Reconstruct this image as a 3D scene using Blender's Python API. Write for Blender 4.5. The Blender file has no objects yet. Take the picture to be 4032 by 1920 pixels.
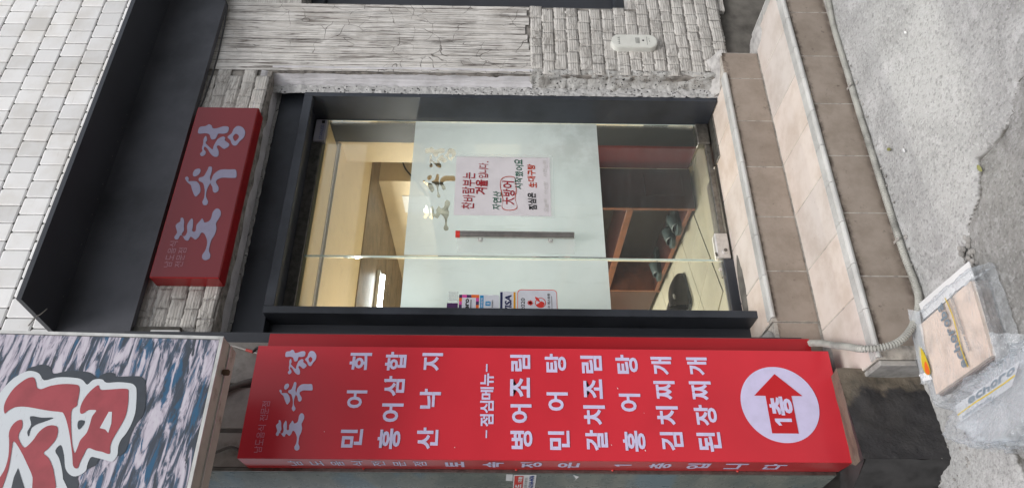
import bpy, math, random
import numpy as np
from mathutils import Vector, Matrix
from mathutils import noise as mnoise

rnd = random.Random(7)
D2 = bpy.data
COL = bpy.context.scene.collection
SC = bpy.context.scene

# ---------------------------------------------------------------- camera
cam = D2.cameras.new('camera'); cam.sensor_fit = 'HORIZONTAL'; cam.sensor_width = 36.0
cam.lens = 36.0 * 2857.65 / 4032.0; cam.clip_start = 0.05; cam.clip_end = 400.0
cam_ob = D2.objects.new('camera', cam); COL.objects.link(cam_ob)
yaw, pitch, roll = 0.53069553, -0.01505843, -0.01161461      # the photo was taken with the phone turned on its side
d = Vector((math.sin(yaw)*math.cos(pitch), math.cos(yaw)*math.cos(pitch), math.sin(pitch)))
r = Vector((math.cos(yaw), -math.sin(yaw), 0)); dn = d.cross(r)
rr = math.cos(roll)*r + math.sin(roll)*dn; dd = -math.sin(roll)*r + math.cos(roll)*dn
cam_ob.matrix_world = Matrix(((dd.x, rr.x, -d.x, 0.0), (dd.y, rr.y, -d.y, -3.13), (dd.z, rr.z, -d.z, 1.557), (0, 0, 0, 1)))
SC.camera = cam_ob

# ---------------------------------------------------------------- world, sun, exposure
SUN_EL, SUN_AZ = 57.0, 205.0         # soft light from above and behind the camera
world = D2.worlds.new('World'); SC.world = world; world.use_nodes = True
wn, wl = world.node_tree.nodes, world.node_tree.links
for n in list(wn): wn.remove(n)
wo = wn.new('ShaderNodeOutputWorld'); wb = wn.new('ShaderNodeBackground'); ws = wn.new('ShaderNodeTexSky')
ws.sky_type = 'NISHITA'; ws.sun_disc = False; ws.sun_elevation = math.radians(SUN_EL); ws.sun_rotation = math.radians(SUN_AZ)
ws.air_density = 1.0; ws.dust_density = 4.0; ws.ozone_density = 1.0
wh = wn.new('ShaderNodeHueSaturation'); wh.inputs['Saturation'].default_value = 0.30      # overcast sky
wl.new(ws.outputs[0], wh.inputs['Color']); wl.new(wh.outputs[0], wb.inputs['Color']); wl.new(wb.outputs[0], wo.inputs['Surface'])
wb.inputs['Strength'].default_value = 0.14
sun = D2.lights.new('sun', 'SUN'); sun.energy = 1.3; sun.angle = math.radians(22); sun.color = (1.0, 0.97, 0.93)
sun_ob = D2.objects.new('sun', sun); COL.objects.link(sun_ob)
az, el = math.radians(SUN_AZ), math.radians(SUN_EL)
sdir = Vector((math.sin(az)*math.cos(el), math.cos(az)*math.cos(el), math.sin(el)))
sun_ob.rotation_euler = (-sdir).to_track_quat('-Z', 'Y').to_euler(); sun_ob.location = (0, -4, 8)
SC.view_settings.view_transform = 'Standard'; SC.view_settings.look = 'None'
SC.view_settings.gamma = 1.0; SC.view_settings.use_curve_mapping = False
SC.view_settings.exposure = 0.28
SC.cycles.max_bounces = 8; SC.cycles.transparent_max_bounces = 16; SC.cycles.caustics_reflective = False; SC.cycles.caustics_refractive = False

# ---------------------------------------------------------------- node helpers
def lin(c):
    return tuple((v/12.92 if v <= .04045 else ((v+.055)/1.055)**2.4) for v in (x/255 for x in c)) + (1.0,)
class NT:
    def __init__(self, name):
        self.m = D2.materials.new(name); self.m.use_nodes = True
        self.n = self.m.node_tree.nodes; self.l = self.m.node_tree.links
        for x in list(self.n): self.n.remove(x)
        self.out = self.n.new('ShaderNodeOutputMaterial')
    def add(self, typ, **kw):
        x = self.n.new(typ)
        for k, v in kw.items():
            if k.startswith('_'): setattr(x, k[1:], v)
            else: self.put(x, k, v)
        return x
    def put(self, x, k, v):
        k = k.replace('__', ' ')
        s = x.inputs[int(k[1:])] if (k[0] == 'i' and k[1:].isdigit()) else x.inputs[k]
        if hasattr(v, 'node'): self.l.new(v, s)
        else: s.default_value = v
    def pos(self, scale=(1, 1, 1)):
        g = self.add('ShaderNodeNewGeometry')
        m = self.add('ShaderNodeVectorMath', _operation='MULTIPLY'); self.l.new(g.outputs['Position'], m.inputs[0]); m.inputs[1].default_value = scale
        return m.outputs[0]
    def noise(self, scale, detail=4, rough=.6, vec=None, dist=0.0):
        t = self.add('ShaderNodeTexNoise'); t.inputs['Scale'].default_value = scale; t.inputs['Detail'].default_value = detail
        t.inputs['Roughness'].default_value = rough; t.inputs['Distortion'].default_value = dist
        self.l.new(vec if vec is not None else self.pos(), t.inputs['Vector'])
        return t.outputs['Fac']
    def ramp(self, fac, stops):
        x = self.add('ShaderNodeValToRGB'); e = x.color_ramp.elements
        while len(e) < len(stops): e.new(.5)
        for i, (p, c) in enumerate(stops):
            e[i].position = p; e[i].color = c if len(c) == 4 else (*c, 1)
        self.l.new(fac, x.inputs[0]); return x.outputs[0]
    def mix(self, a, b, fac, mode='MIX'):
        x = self.add('ShaderNodeMix', _data_type='RGBA', _blend_type=mode)
        for s, v in ((x.inputs[0], fac), (x.inputs[6], a), (x.inputs[7], b)):
            if hasattr(v, 'node'): self.l.new(v, s)
            else: s.default_value = v
        return x.outputs[2]
    def math(self, op, a, b=0.0, c=None, clamp=False):
        x = self.add('ShaderNodeMath', _operation=op, _use_clamp=clamp)
        for i, v in enumerate((a, b, c)):
            if v is None: continue
            if hasattr(v, 'node'): self.l.new(v, x.inputs[i])
            else: x.inputs[i].default_value = v
        return x.outputs[0]
    def rand(self):
        return self.add('ShaderNodeObjectInfo').outputs['Random']
    def axis(self, i):
        s = self.add('ShaderNodeSeparateXYZ'); self.l.new(self.pos(), s.inputs[0]); return s.outputs[i]
    def step(self, v, a, b):
        x = self.add('ShaderNodeMapRange'); self.l.new(v, x.inputs[0]); x.inputs[1].default_value = a; x.inputs[2].default_value = b
        x.interpolation_type = 'SMOOTHSTEP'; return x.outputs[0]
    def bump(self, h, strength=.5, dist=.003, normal=None):
        b = self.add('ShaderNodeBump'); b.inputs['Strength'].default_value = strength; b.inputs['Distance'].default_value = dist
        self.l.new(h, b.inputs['Height'])
        if normal is not None: self.l.new(normal, b.inputs['Normal'])
        return b.outputs[0]
    def bsdf(self, color, rough=.6, normal=None, metallic=0.0, spec=.5, **kw):
        p = self.add('ShaderNodeBsdfPrincipled')
        for k, v in (('Base Color', color), ('Roughness', rough), ('Metallic', metallic), ('Specular IOR Level', spec)):
            if hasattr(v, 'node'): self.l.new(v, p.inputs[k])
            else: p.inputs[k].default_value = v
        if normal is not None: self.l.new(normal, p.inputs['Normal'])
        for k, v in kw.items(): self.put(p, k, v)
        self.l.new(p.outputs[0], self.out.inputs[0]); return self.m

def grey(v, t=(1, 1, 1)): return (v*t[0], v*t[1], v*t[2], 1)

def simple(name, color, rough=.5, metallic=0.0, var=.12, nscale=25.0, bump=.15, bscale=200.0, spec=.5, randv=0.0):
    t = NT(name)
    c = t.mix(color, tuple(x*(1-var*2.2) for x in color[:3])+(1,), t.step(t.noise(nscale, 5), .35, .75))
    if randv:
        h = t.add('ShaderNodeHueSaturation'); t.l.new(c, h.inputs['Color'])
        t.l.new(t.math('MULTIPLY_ADD', t.rand(), randv*2, 1-randv), h.inputs['Value']); c = h.outputs[0]
    nrm = t.bump(t.noise(bscale, 3), bump, .001) if bump else None
    return t.bsdf(c, rough, nrm, metallic, spec)

# ---- painted scratched brick
def m_paint(name, vertical, crack=1.0, base=(.62, .605, .580)):
    t = NT(name); P = t.pos()
    c = t.mix((*base, 1), tuple(b*.80 for b in base)+(1,), t.step(t.noise(9, 5), .35, .7))
    rib_axis = (1, 1, 0.0) if vertical else (0.0, 0.0, 1)
    vec = t.pos(rib_axis)
    w = t.add('ShaderNodeTexWave', _wave_type='BANDS', _bands_direction=('X' if vertical else 'Z'))
    w.inputs['Scale'].default_value = 1.0/0.0125*0.31*1.0
    w.inputs['Distortion'].default_value = .8; w.inputs['Detail'].default_value = 2; w.inputs['Detail Scale'].default_value = .4
    t.l.new(t.pos(), w.inputs['Vector'])
    ribs = w.outputs['Fac']
    # grime settled in the scratches: long thin dark lines
    sv = t.pos((40, 40, 1.1) if vertical else (5.0, 5.0, 22))
    n1 = t.noise(1.0, 5, .6, sv, .5)
    lines = t.math('SUBTRACT', 1.0, t.math('MULTIPLY', t.math('ABSOLUTE', t.math('SUBTRACT', n1, .5)), 30.0), clamp=True)
    lines = t.math('MULTIPLY', lines, t.step(t.noise(5, 4), .34, .54))
    sv3 = t.pos((95, 95, 2.2) if vertical else (9, 9, 60))
    n3 = t.noise(1.0, 5, .6, sv3, .3)
    fine = t.math('SUBTRACT', 1.0, t.math('MULTIPLY', t.math('ABSOLUTE', t.math('SUBTRACT', n3, .5)), 16.0), clamp=True)
    c = t.mix(c, (.27, .235, .20, 1), t.math('MULTIPLY', fine, .55*crack))
    c = t.mix(c, (.060, .045, .035, 1), t.math('MULTIPLY', lines, .9*crack))
    c = t.mix(c, (.30, .26, .22, 1), t.math('MULTIPLY', t.step(t.noise(3.2, 6, .7, t.pos((1.6, 1.6, .7))), .50, .78), .50*crack))
    vv = t.add('ShaderNodeTexVoronoi', _feature='DISTANCE_TO_EDGE'); vv.inputs['Scale'].default_value = 9.0
    dv = t.add('ShaderNodeVectorMath', _operation='ADD'); nn = t.add('ShaderNodeTexNoise'); nn.inputs['Scale'].default_value = 7; t.l.new(t.pos(), nn.inputs['Vector'])
    sc_ = t.add('ShaderNodeVectorMath', _operation='SCALE'); t.l.new(nn.outputs['Color'], sc_.inputs[0]); sc_.inputs['Scale'].default_value = .12
    t.l.new(t.pos(), dv.inputs[0]); t.l.new(sc_.outputs[0], dv.inputs[1]); t.l.new(dv.outputs[0], vv.inputs['Vector'])
    crk = t.math('MULTIPLY', t.math('SUBTRACT', 1.0, t.step(vv.outputs['Distance'], .0, .022)), t.step(t.noise(6, 3), .48, .58))
    c = t.mix(c, (.05, .04, .032, 1), t.math('MULTIPLY', crk, .75*min(1, crack*1.4) if crack > .2 else 0.0))
    lines = t.math('MAXIMUM', lines, crk) if crack > .2 else lines
    h = t.math('ADD', t.math('MULTIPLY', ribs, .55), t.math('ADD', t.math('MULTIPLY', t.noise(70, 5), .6), t.math('MULTIPLY', lines, -1.5)))
    return t.bsdf(c, .75, t.bump(h, .42, .006), spec=.3)

M = {}
M['paint_v'] = m_paint('scratched white paint upright', True, 1.0, (.70, .685, .66))
M['paint_h'] = m_paint('scratched white paint level', False, .50, (.56, .545, .52))
M['paint_smooth'] = m_paint('smooth pale paint', True, .15, (.62, .615, .64))
t = NT('rough painted mortar'); n = t.noise(55, 6, .7)
M['rough_paint'] = t.bsdf(t.mix(t.mix((.50, .50, .49, 1), (.33, .32, .30, 1), t.step(t.noise(14, 5), .4, .7)), (.03, .03, .028, 1), t.step(t.noise(75, 3), .60, .65)), .85, t.bump(n, .9, .012), spec=.2)
t = NT('porous foam filler'); v = t.add('ShaderNodeTexVoronoi'); v.inputs['Scale'].default_value = 75; t.l.new(t.pos((1, 1, .6)), v.inputs['Vector'])
hole = t.math('SUBTRACT', 1.0, t.step(v.outputs['Distance'], .12, .34)); hole = t.math('MULTIPLY', hole, t.step(t.noise(40, 2), .42, .55))
M['foam'] = t.bsdf(t.mix((.46, .46, .46, 1), (.012, .012, .012, 1), hole), .9, t.bump(t.math('SUBTRACT', t.noise(60, 5), hole), .9, .01), spec=.2)
M['mortar'] = simple('grimy painted mortar', (.33, .31, .285, 1), .9, var=.33, nscale=22, bump=.8, bscale=60, spec=.2)
t = NT('glazed white tile')
c = t.mix((.80, .80, .80, 1), (.70, .685, .66, 1), t.step(t.noise(5, 4), .4, .7))
hs = t.add('ShaderNodeHueSaturation'); t.l.new(c, hs.inputs['Color']); t.l.new(t.math('MULTIPLY_ADD', t.rand(), .22, .84), hs.inputs['Value'])
stain = t.step(t.noise(1, 5, .6, t.pos((10, 10, 90))), .60, .80)
c = t.mix(hs.outputs[0], (.30, .27, .24, 1), t.math('MULTIPLY', stain, .35))
M['wall_tile'] = t.bsdf(c, t.math('MULTIPLY_ADD', t.noise(8), .2, .12), t.bump(t.noise(14, 2), .25, .004), spec=.6)
M['grout_dark'] = simple('dark tile grout', (.10, .096, .088, 1), .9, var=.3, nscale=20, bump=.4, spec=.2)
M['black_steel'] = simple('charcoal painted steel', (.046, .052, .064, 1), .42, var=.2, nscale=4, bump=.08, bscale=8, spec=.3)
M['panel_steel_lit'] = simple('lit slate steel fascia', (.088, .092, .108, 1), .42, var=.22, nscale=3, bump=.06, bscale=8, spec=.3)  # lighter than the soffit: the front's stronger light is put into the colour
M['black_steel2'] = simple('near black painted steel', (.038, .042, .052, 1), .40, var=.12, nscale=3, bump=.05, bscale=10, spec=.5)
def sign_red(name, col, rough=.28):
    t = NT(name)
    c = t.mix(col, tuple(x*.86 for x in col[:3])+(1,), t.step(t.noise(2.2, 3), .3, .75))
    c = t.mix(c, (.45, .20, .2, 1), t.math('MULTIPLY', t.step(t.noise(120, 2), .76, .80), .35))
    return t.bsdf(c, rough, t.bump(t.noise(5, 2), .08, .004), spec=.45)
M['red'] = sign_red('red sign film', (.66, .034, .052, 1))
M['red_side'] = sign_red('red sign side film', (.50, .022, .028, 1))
M['red_shaded'] = sign_red('shaded red sign face', (.15, .016, .022, 1), .3)  # upper sign: tall sign's film with its shade put into the colour
M['red_shaded_side'] = sign_red('shaded red sign edge', (.30, .012, .014, 1), .3)  # side film of the upper sign, darkened the same way for shade
M['lav_shaded'] = simple('shaded grey lilac lettering', (.19, .182, .265, 1), .22, var=.04, bump=0)  # tall sign's pale lettering, darkened for the shade on the upper sign
M['pink_shaded'] = simple('shaded pink small lettering', (.26, .12, .15, 1), .3, var=.04, bump=0)  # tall sign's pink print with the upper sign's shade painted in
M['lav'] = simple('milky white sign lettering', (.64, .60, .84, 1), .3, var=.04, bump=0)
M['pinkprint'] = simple('small pink sign lettering', (.66, .26, .36, 1), .35, var=.04, bump=0)
M['circle_red'] = sign_red('red arrow film', (.56, .016, .024, 1))
t = NT('step tread tile')
c = t.mix((.66, .59, .54, 1), (.54, .46, .40, 1), t.step(t.noise(7, 6, .65), .35, .72))
hs = t.add('ShaderNodeHueSaturation'); t.l.new(c, hs.inputs['Color']); t.l.new(t.math('MULTIPLY_ADD', t.rand(), .16, .90), hs.inputs['Value']); t.l.new(t.math('MULTIPLY_ADD', t.rand(), .5, .75), hs.inputs['Saturation'])
c = t.mix(hs.outputs[0], (.2, .16, .13, 1), t.math('MULTIPLY', t.step(t.noise(45, 5, .7), .64, .76), .55))
M['tread'] = t.bsdf(c, .5, t.bump(t.noise(30, 4), .15, .002), spec=.35)
t = NT('riser tile')
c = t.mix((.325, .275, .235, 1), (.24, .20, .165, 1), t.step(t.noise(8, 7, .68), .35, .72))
hs = t.add('ShaderNodeHueSaturation'); t.l.new(c, hs.inputs['Color']); t.l.new(t.math('MULTIPLY_ADD', t.rand(), .14, .92), hs.inputs['Value'])
c = t.mix(hs.outputs[0], (.05, .035, .028, 1), t.math('MULTIPLY', t.step(t.noise(30, 6, .75), .60, .76), .75))
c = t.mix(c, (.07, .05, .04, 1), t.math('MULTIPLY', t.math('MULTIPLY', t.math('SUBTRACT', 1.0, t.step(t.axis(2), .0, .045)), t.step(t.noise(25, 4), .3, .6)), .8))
for z0_, z1_ in ((.160, .186), (.368, .392)):
    c = t.mix(c, (.055, .038, .028, 1), t.math('MULTIPLY', t.math('MULTIPLY', t.math('MULTIPLY', t.step(t.axis(2), z0_, z1_), t.math('SUBTRACT', 1.0, t.step(t.axis(2), z1_+.01, z1_+.012))), t.step(t.noise(22, 5, .7), .42, .62)), .85))
M['riser'] = t.bsdf(c, .5, t.bump(t.noise(40, 4), .2, .002), spec=.35)
M['nosing'] = simple('ribbed white nosing', (.54, .54, .525, 1), .5, var=.10, nscale=7, bump=.1, randv=.08)
M['cement'] = simple('grey cement patching', (.36, .35, .335, 1), .9, var=.25, nscale=14, bump=.9, bscale=45, spec=.2)
M['cement_dark'] = simple('dark weathered concrete', (.17, .16, .145, 1), .85, var=.28, nscale=6, bump=.5, bscale=50, spec=.25)
M['plaster_pale'] = simple('pale plaster patching', (.47, .46, .45, 1), .9, var=.2, nscale=18, bump=.9, bscale=40, spec=.2)
# road and apron
def ground_mat(name, A, B):
    t = NT(name); n1 = t.noise(2.2, 6, .65); n2 = t.noise(60, 5, .75)
    v = t.add('ShaderNodeTexVoronoi'); v.inputs['Scale'].default_value = 120; t.l.new(t.pos(), v.inputs['Vector'])
    g = t.add('ShaderNodeSeparateColor'); t.l.new(v.outputs['Color'], g.inputs[0])
    def coat(a, b, speck, darks):
        c = t.mix(a, b, t.step(n1, .38, .66))
        c = t.mix(c, speck, t.math('MULTIPLY', t.step(t.noise(4.5, 6, .7, None, .8), .50, .70), .75))
        c = t.mix(c, speck, t.math('MULTIPLY', t.step(g.outputs[0], .65, .98), .35))
        c = t.mix(c, darks, t.math('MULTIPLY', t.step(g.outputs[1], .72, .98), .35))
        c = t.mix(c, darks, t.math('MULTIPLY', t.step(n2, .50, .78), .65))
        return t.mix(c, darks, t.math('MULTIPLY', t.step(t.noise(7, 6, .72), .58, .80), .6))
    c = coat(*A)
    if B:
        s = t.add('ShaderNodeAttribute'); s.attribute_name = 'side'; d = t.add('ShaderNodeAttribute'); d.attribute_name = 'crack'
        c = t.mix(c, coat(*B), t.step(t.math('ADD', s.outputs['Fac'], t.math('MULTIPLY_ADD', t.noise(20, 4), .03, -.015)), -.004, .004))
        c = t.mix(c, (.085, .08, .07, 1), t.math('MULTIPLY', t.math('SUBTRACT', 1.0, t.step(d.outputs['Fac'], .3, 1.1)), .92))
    h = t.math('ADD', t.math('MULTIPLY', v.outputs['Distance'], -.5), t.math('ADD', t.noise(60, 5), t.noise(170, 2)))
    return t.bsdf(c, .85, t.bump(h, .6, .006), spec=.25)
PAV = ((.45, .452, .45, 1), (.34, .342, .34, 1), (.56, .56, .565, 1), (.12, .118, .112, 1)); RD = ((.30, .298, .29, 1), (.21, .208, .20, 1), (.42, .42, .42, 1), (.09, .088, .084, 1))
M['apron'] = ground_mat('rough concrete paving', PAV, RD); M['asphalt'] = ground_mat('worn grey road surface', RD, None)
M['soil'] = simple('dark dirt', (.05, .045, .035, 1), .95, var=.3, nscale=60, bump=.8, bscale=100)
t = NT('black tar paint over concrete')
edge = t.step(t.math('ADD', t.axis(1), t.math('MULTIPLY', t.noise(14, 5), .030)), -.588, -.580)
edge2 = t.step(t.math('ADD', t.math('MULTIPLY', t.axis(2), 1.6), t.math('ADD', t.axis(0), t.math('MULTIPLY', t.noise(9, 5), .16))), 1.36, 1.42)
c = t.mix((.030, .029, .031, 1), (.045, .043, .043, 1), t.step(t.noise(9, 5), .4, .7))
c = t.mix(c, (.40, .39, .37, 1), t.step(t.noise(70, 3), .74, .77))
c = t.mix(c, t.mix((.16, .135, .105, 1), (.09, .08, .065, 1), t.step(t.noise(14, 4), .4, .7)), t.math('MAXIMUM', edge, edge2))
M['tar'] = t.bsdf(c, .6, t.bump(t.math('ADD', t.noise(18, 5), t.math('MULTIPLY', t.noise(90, 3), .4)), .7, .01), spec=.4)
M['tar_side'] = simple('black tar paint', (.040, .039, .040, 1), .65, var=.3, nscale=12, bump=.8, bscale=40)
# glass
def glass(name, tint, k=1.0, base=.0):
    t = NT(name); fr = t.add('ShaderNodeFresnel'); fr.inputs[0].default_value = 1.5
    tr = t.add('ShaderNodeBsdfTransparent', Color=tint); gl = t.add('ShaderNodeBsdfGlossy', Color=(1, 1, 1, 1), Roughness=.03)
    di = t.add('ShaderNodeBsdfDiffuse', Color=(.7, .75, .73, 1))
    m0 = t.add('ShaderNodeMixShader'); m0.inputs[0].default_value = 0
    dust = t.math('ADD', t.math('MULTIPLY', t.step(t.noise(1, 6, .75, t.pos((14, 14, 60))), .5, .8), .05), base)
    t.l.new(dust, m0.inputs[0]); t.l.new(tr.outputs[0], m0.inputs[1]); t.l.new(di.outputs[0], m0.inputs[2])
    m = t.add('ShaderNodeMixShader'); t.l.new(t.math('MULTIPLY', fr.outputs[0], k), m.inputs[0])
    t.l.new(m0.outputs[0], m.inputs[1]); t.l.new(gl.outputs[0], m.inputs[2]); t.l.new(m.outputs[0], t.out.inputs[0]); return t.m
M['glass'] = glass('clear door glass', (.95, .975, .96, 1), .8, .01)
M['glass_edge'] = simple('bright polished glass edge', (.62, .74, .70, 1), .15, var=.05, bump=0, spec=.8)
t = NT('frosted white glass film')
tint = t.mix((.77, .81, .82, 1), (.64, .675, .685, 1), t.step(t.noise(3, 5), .35, .7))
tint = t.mix(tint, (.40, .40, .40, 1), t.math('MULTIPLY', t.step(t.noise(1, 5, .7, t.pos((20, 20, 3))), .55, .75), .45))
sm = t.math('MULTIPLY', t.math('MULTIPLY', t.step(t.axis(0), 2.05, 2.45), t.math('SUBTRACT', 1.0, t.step(t.axis(2), 1.15, 1.60))), t.step(t.noise(7, 6, .7), .30, .62))
tint = t.mix(tint, (.33, .30, .30, 1), t.math('MULTIPLY', sm, .65))
df = t.add('ShaderNodeBsdfDiffuse', Color=tint); tl = t.add('ShaderNodeBsdfTranslucent', Color=(.44, .54, .58, 1)); tp = t.add('ShaderNodeBsdfTransparent', Color=(1, 1, 1, 1))
a = t.add('ShaderNodeMixShader'); a.inputs[0].default_value = .56; t.l.new(df.outputs[0], a.inputs[1]); t.l.new(tl.outputs[0], a.inputs[2])
b = t.add('ShaderNodeMixShader'); b.inputs[0].default_value = .10; t.l.new(a.outputs[0], b.inputs[1]); t.l.new(tp.outputs[0], b.inputs[2]); t.l.new(b.outputs[0], t.out.inputs[0])
M['film'] = t.m
t = NT('clear tape'); tp = t.add('ShaderNodeBsdfTransparent', Color=(.97, .97, .97, 1)); gl = t.add('ShaderNodeBsdfPrincipled', Roughness=.25); gl.inputs['Base Color'].default_value = (.7, .72, .72, 1)
m_ = t.add('ShaderNodeMixShader'); m_.inputs[0].default_value = .24; t.l.new(tp.outputs[0], m_.inputs[1]); t.l.new(gl.outputs[0], m_.inputs[2]); t.l.new(m_.outputs[0], t.out.inputs[0]); M['tape'] = t.m
t = NT('street worn shop glass')
c = t.mix((.13, .155, .145, 1), (.20, .215, .19, 1), t.step(t.noise(1, 4, .6, t.pos((3, 3, 9))), .35, .65))
c = t.mix(c, (.12, .19, .23, 1), t.math('MULTIPLY', t.step(t.noise(1, 3, .5, t.pos((2, 2, 6))), .5, .62), .7))
c = t.mix(c, (.06, .06, .055, 1), t.math('MULTIPLY', t.step(t.noise(1, 6, .75, t.pos((60, 60, 10))), .64, .72), .7))
M['shop_glass'] = t.bsdf(c, t.math('MULTIPLY_ADD', t.noise(20), .2, .18), spec=.6)
M['steel'] = simple('brushed stainless steel', (.82, .80, .78, 1), .40, .75, var=.1, nscale=40, bump=.1)
M['steel_dark'] = simple('dull tarnished steel', (.26, .25, .23, 1), .4, .9, var=.2, nscale=40, bump=.2)
M['patch_pale'] = simple('pale satin fitting', (.40, .395, .46, 1), .35, .0, var=.08, nscale=20, bump=.05)
M['grout_step'] = simple('pale tile grout', (.46, .43, .39, 1), .9, var=.25, nscale=30, bump=.3)
M['handle_steel'] = simple('satin handle steel', (.50, .47, .45, 1), .30, .9, var=.1, nscale=30, bump=.05)
M['alu'] = simple('aluminium sign trim', (.62, .62, .60, 1), .4, .6, var=.12, nscale=20, bump=.1)
M['dirty_cream'] = None
t = NT('dirty cream painted sheet')
c = t.mix((.42, .39, .34, 1), (.33, .31, .28, 1), t.step(t.noise(6, 5), .4, .7)); c = t.mix(c, (.10, .07, .045, 1), t.math('MULTIPLY', t.step(t.noise(7, 7, .72, t.pos((1, 1, 1))), .52, .72), .85))
M['dirty_cream'] = t.bsdf(c, .55, t.bump(t.noise(30), .2, .003), spec=.35)
t = NT('grimy white boards')
c = t.mix((.30, .285, .26, 1), (.17, .155, .14, 1), t.step(t.noise(5, 6, .7), .38, .7)); c = t.mix(c, (.09, .075, .06, 1), t.math('MULTIPLY', t.step(t.noise(9, 6, .7), .56, .78), .7))
M['boards'] = t.bsdf(c, .4, t.bump(t.noise(12), .3, .006), spec=.5)
M['white_plastic'] = simple('white plastic', (.66, .67, .63, 1), .35, var=.04, bump=0)
M['ink'] = simple('black ink', (.012, .012, .014, 1), .6, var=.02, bump=0)
M['ink_red'] = simple('dark red marker ink', (.30, .012, .020, 1), .6, var=.02, bump=0)
M['ink_green'] = simple('green marker ink', (.012, .10, .060, 1), .6, var=.02, bump=0)
M['ink_orange'] = simple('orange red marker ink', (.45, .045, .012, 1), .6, var=.02, bump=0)
M['ink_blue'] = simple('blue ink', (.03, .06, .25, 1), .6, var=.02, bump=0)
M['ink_faint'] = simple('faded pencil ink', (.50, .49, .47, 1), .7, var=.02, bump=0)
M['paper'] = simple('white poster paper', (.64, .615, .64, 1), .6, var=.05, nscale=8, bump=.05)
M['paper_white'] = simple('bright white paper', (.72, .73, .74, 1), .6, var=.05, nscale=8, bump=.05)
M['cable'] = simple('black rubber cable', (.012, .012, .014, 1), .5, var=.1)
M['cable_grey'] = simple('dusty grey cable', (.10, .09, .08, 1), .7, var=.2)
M['cable_white'] = simple('white cable', (.5, .48, .45, 1), .5, var=.1)
M['conduit'] = simple('dusty grey ribbed conduit', (.42, .42, .39, 1), .6, var=.25, nscale=9, bump=.1, bscale=80)
M['wood_red'] = simple('dark reddish wood', (.040, .011, .008, 1), .35, var=.25, nscale=6, bump=.1)
M['wood_edge'] = simple('orange brown wood edging', (.13, .040, .016, 1), .4, var=.2, nscale=20, bump=.1)
M['red_cloth'] = simple('deep red panel', (.12, .012, .014, 1), .5, var=.15, nscale=5, bump=.05)
M['in_dark'] = simple('dark cabinet inside', (.018, .014, .014, 1), .6, var=.1)
M['cream'] = simple('cream ceiling board', (.88, .74, .50, 1), .6, var=.04, nscale=2, bump=.03)
M['cream_wall'] = simple('cream wallpaper', (.66, .56, .40, 1), .7, var=.06, nscale=4, bump=.05)
M['brown_soffit'] = simple('brown wood grain board', (.26, .19, .12, 1), .5, var=.2, nscale=8, bump=.05)
M['in_floor'] = simple('glossy cream floor tile', (.29, .275, .215, 1), .30, var=.08, nscale=6, bump=.05, randv=.04)
M['grout_pale'] = simple('brown floor grout', (.12, .105, .08, 1), .8, var=.1)
M['slipper'] = simple('grey green rubber', (.030, .048, .050, 1), .5, var=.1)
M['slipper_dark'] = simple('dark grey rubber', (.030, .034, .036, 1), .5, var=.1)
M['shoe'] = simple('black worn leather', (.028, .024, .022, 1), .4, var=.2)
M['shoe_grey'] = simple('pale grey fabric', (.28, .27, .26, 1), .7, var=.2)
M['orange'] = simple('orange sticker print', (.75, .14, .02, 1), .4, var=.03, bump=0)
M['magenta'] = simple('magenta sticker print', (.62, .07, .32, 1), .4, var=.03, bump=0)
M['purple'] = simple('purple sticker print', (.07, .025, .10, 1), .4, var=.03, bump=0)
M['cyan'] = simple('bright blue sticker print', (.02, .25, .52, 1), .4, var=.03, bump=0)
M['navy'] = simple('navy sticker print', (.015, .02, .08, 1), .4, var=.03, bump=0)
M['gold'] = simple('amber sticker print', (.65, .32, .01, 1), .4, var=.03, bump=0)
M['sred'] = simple('red sticker print', (.62, .04, .03, 1), .4, var=.03, bump=0)
M['sticker'] = simple('pale sticker vinyl', (.60, .62, .68, 1), .4, var=.04, bump=0)
M['bred'] = simple('banner red print', (.36, .055, .070, 1), .4, var=.12, nscale=12, bump=.03)
t = NT('banner white print'); c = t.mix((.60, .64, .68, 1), (.38, .39, .40, 1), t.math('MULTIPLY', t.step(t.noise(1, 5, .75, t.pos((40, 40, 160))), .58, .72), .7)); M['bwhite'] = t.bsdf(c, .4, spec=.4)
M['bdark'] = simple('banner charcoal print', (.040, .050, .065, 1), .4, var=.1, bump=.02)
t = NT('printed streaked rock picture')
P = t.pos(); rot = t.add('ShaderNodeVectorRotate', _rotation_type='Y_AXIS'); rot.inputs['Angle'].default_value = math.radians(-4); t.l.new(P, rot.inputs['Vector'])
mm = t.add('ShaderNodeVectorMath', _operation='MULTIPLY'); t.l.new(rot.outputs[0], mm.inputs[0]); mm.inputs[1].default_value = (8, 1, 44)
n1 = t.noise(1.0, 7, .62, mm.outputs[0], .7)
n1 = t.math('ADD', n1, t.math('MULTIPLY', t.math('SUBTRACT', t.axis(2), 2.85), .07))
mm2 = t.add('ShaderNodeVectorMath', _operation='MULTIPLY'); t.l.new(rot.outputs[0], mm2.inputs[0]); mm2.inputs[1].default_value = (6, 1, 30)
n2 = t.noise(1.0, 4, .6, mm2.outputs[0], .6)
c = t.ramp(n1, [(.40, (.045, .055, .075)), (.47, (.07, .10, .15)), (.50, (.30, .28, .34)), (.56, (.52, .48, .56)), (.66, (.58, .56, .62))])
c = t.mix(c, (.02, .10, .20, 1), t.math('MULTIPLY', t.math('MULTIPLY', t.step(n2, .53, .60), t.math('SUBTRACT', 1.0, t.step(n1, .5, .56))), .9))
c = t.mix(c, (.045, .055, .07, 1), t.step(t.math('ADD', t.math('MULTIPLY', n2, -1), t.math('MULTIPLY', n1, -.6)), -.66, -.62))
M['rock_print'] = t.bsdf(c, .35, spec=.45)
M['carton'] = simple('pale card tray', (.72, .58, .48, 1), .6, var=.14, nscale=14, bump=.1)
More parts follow.
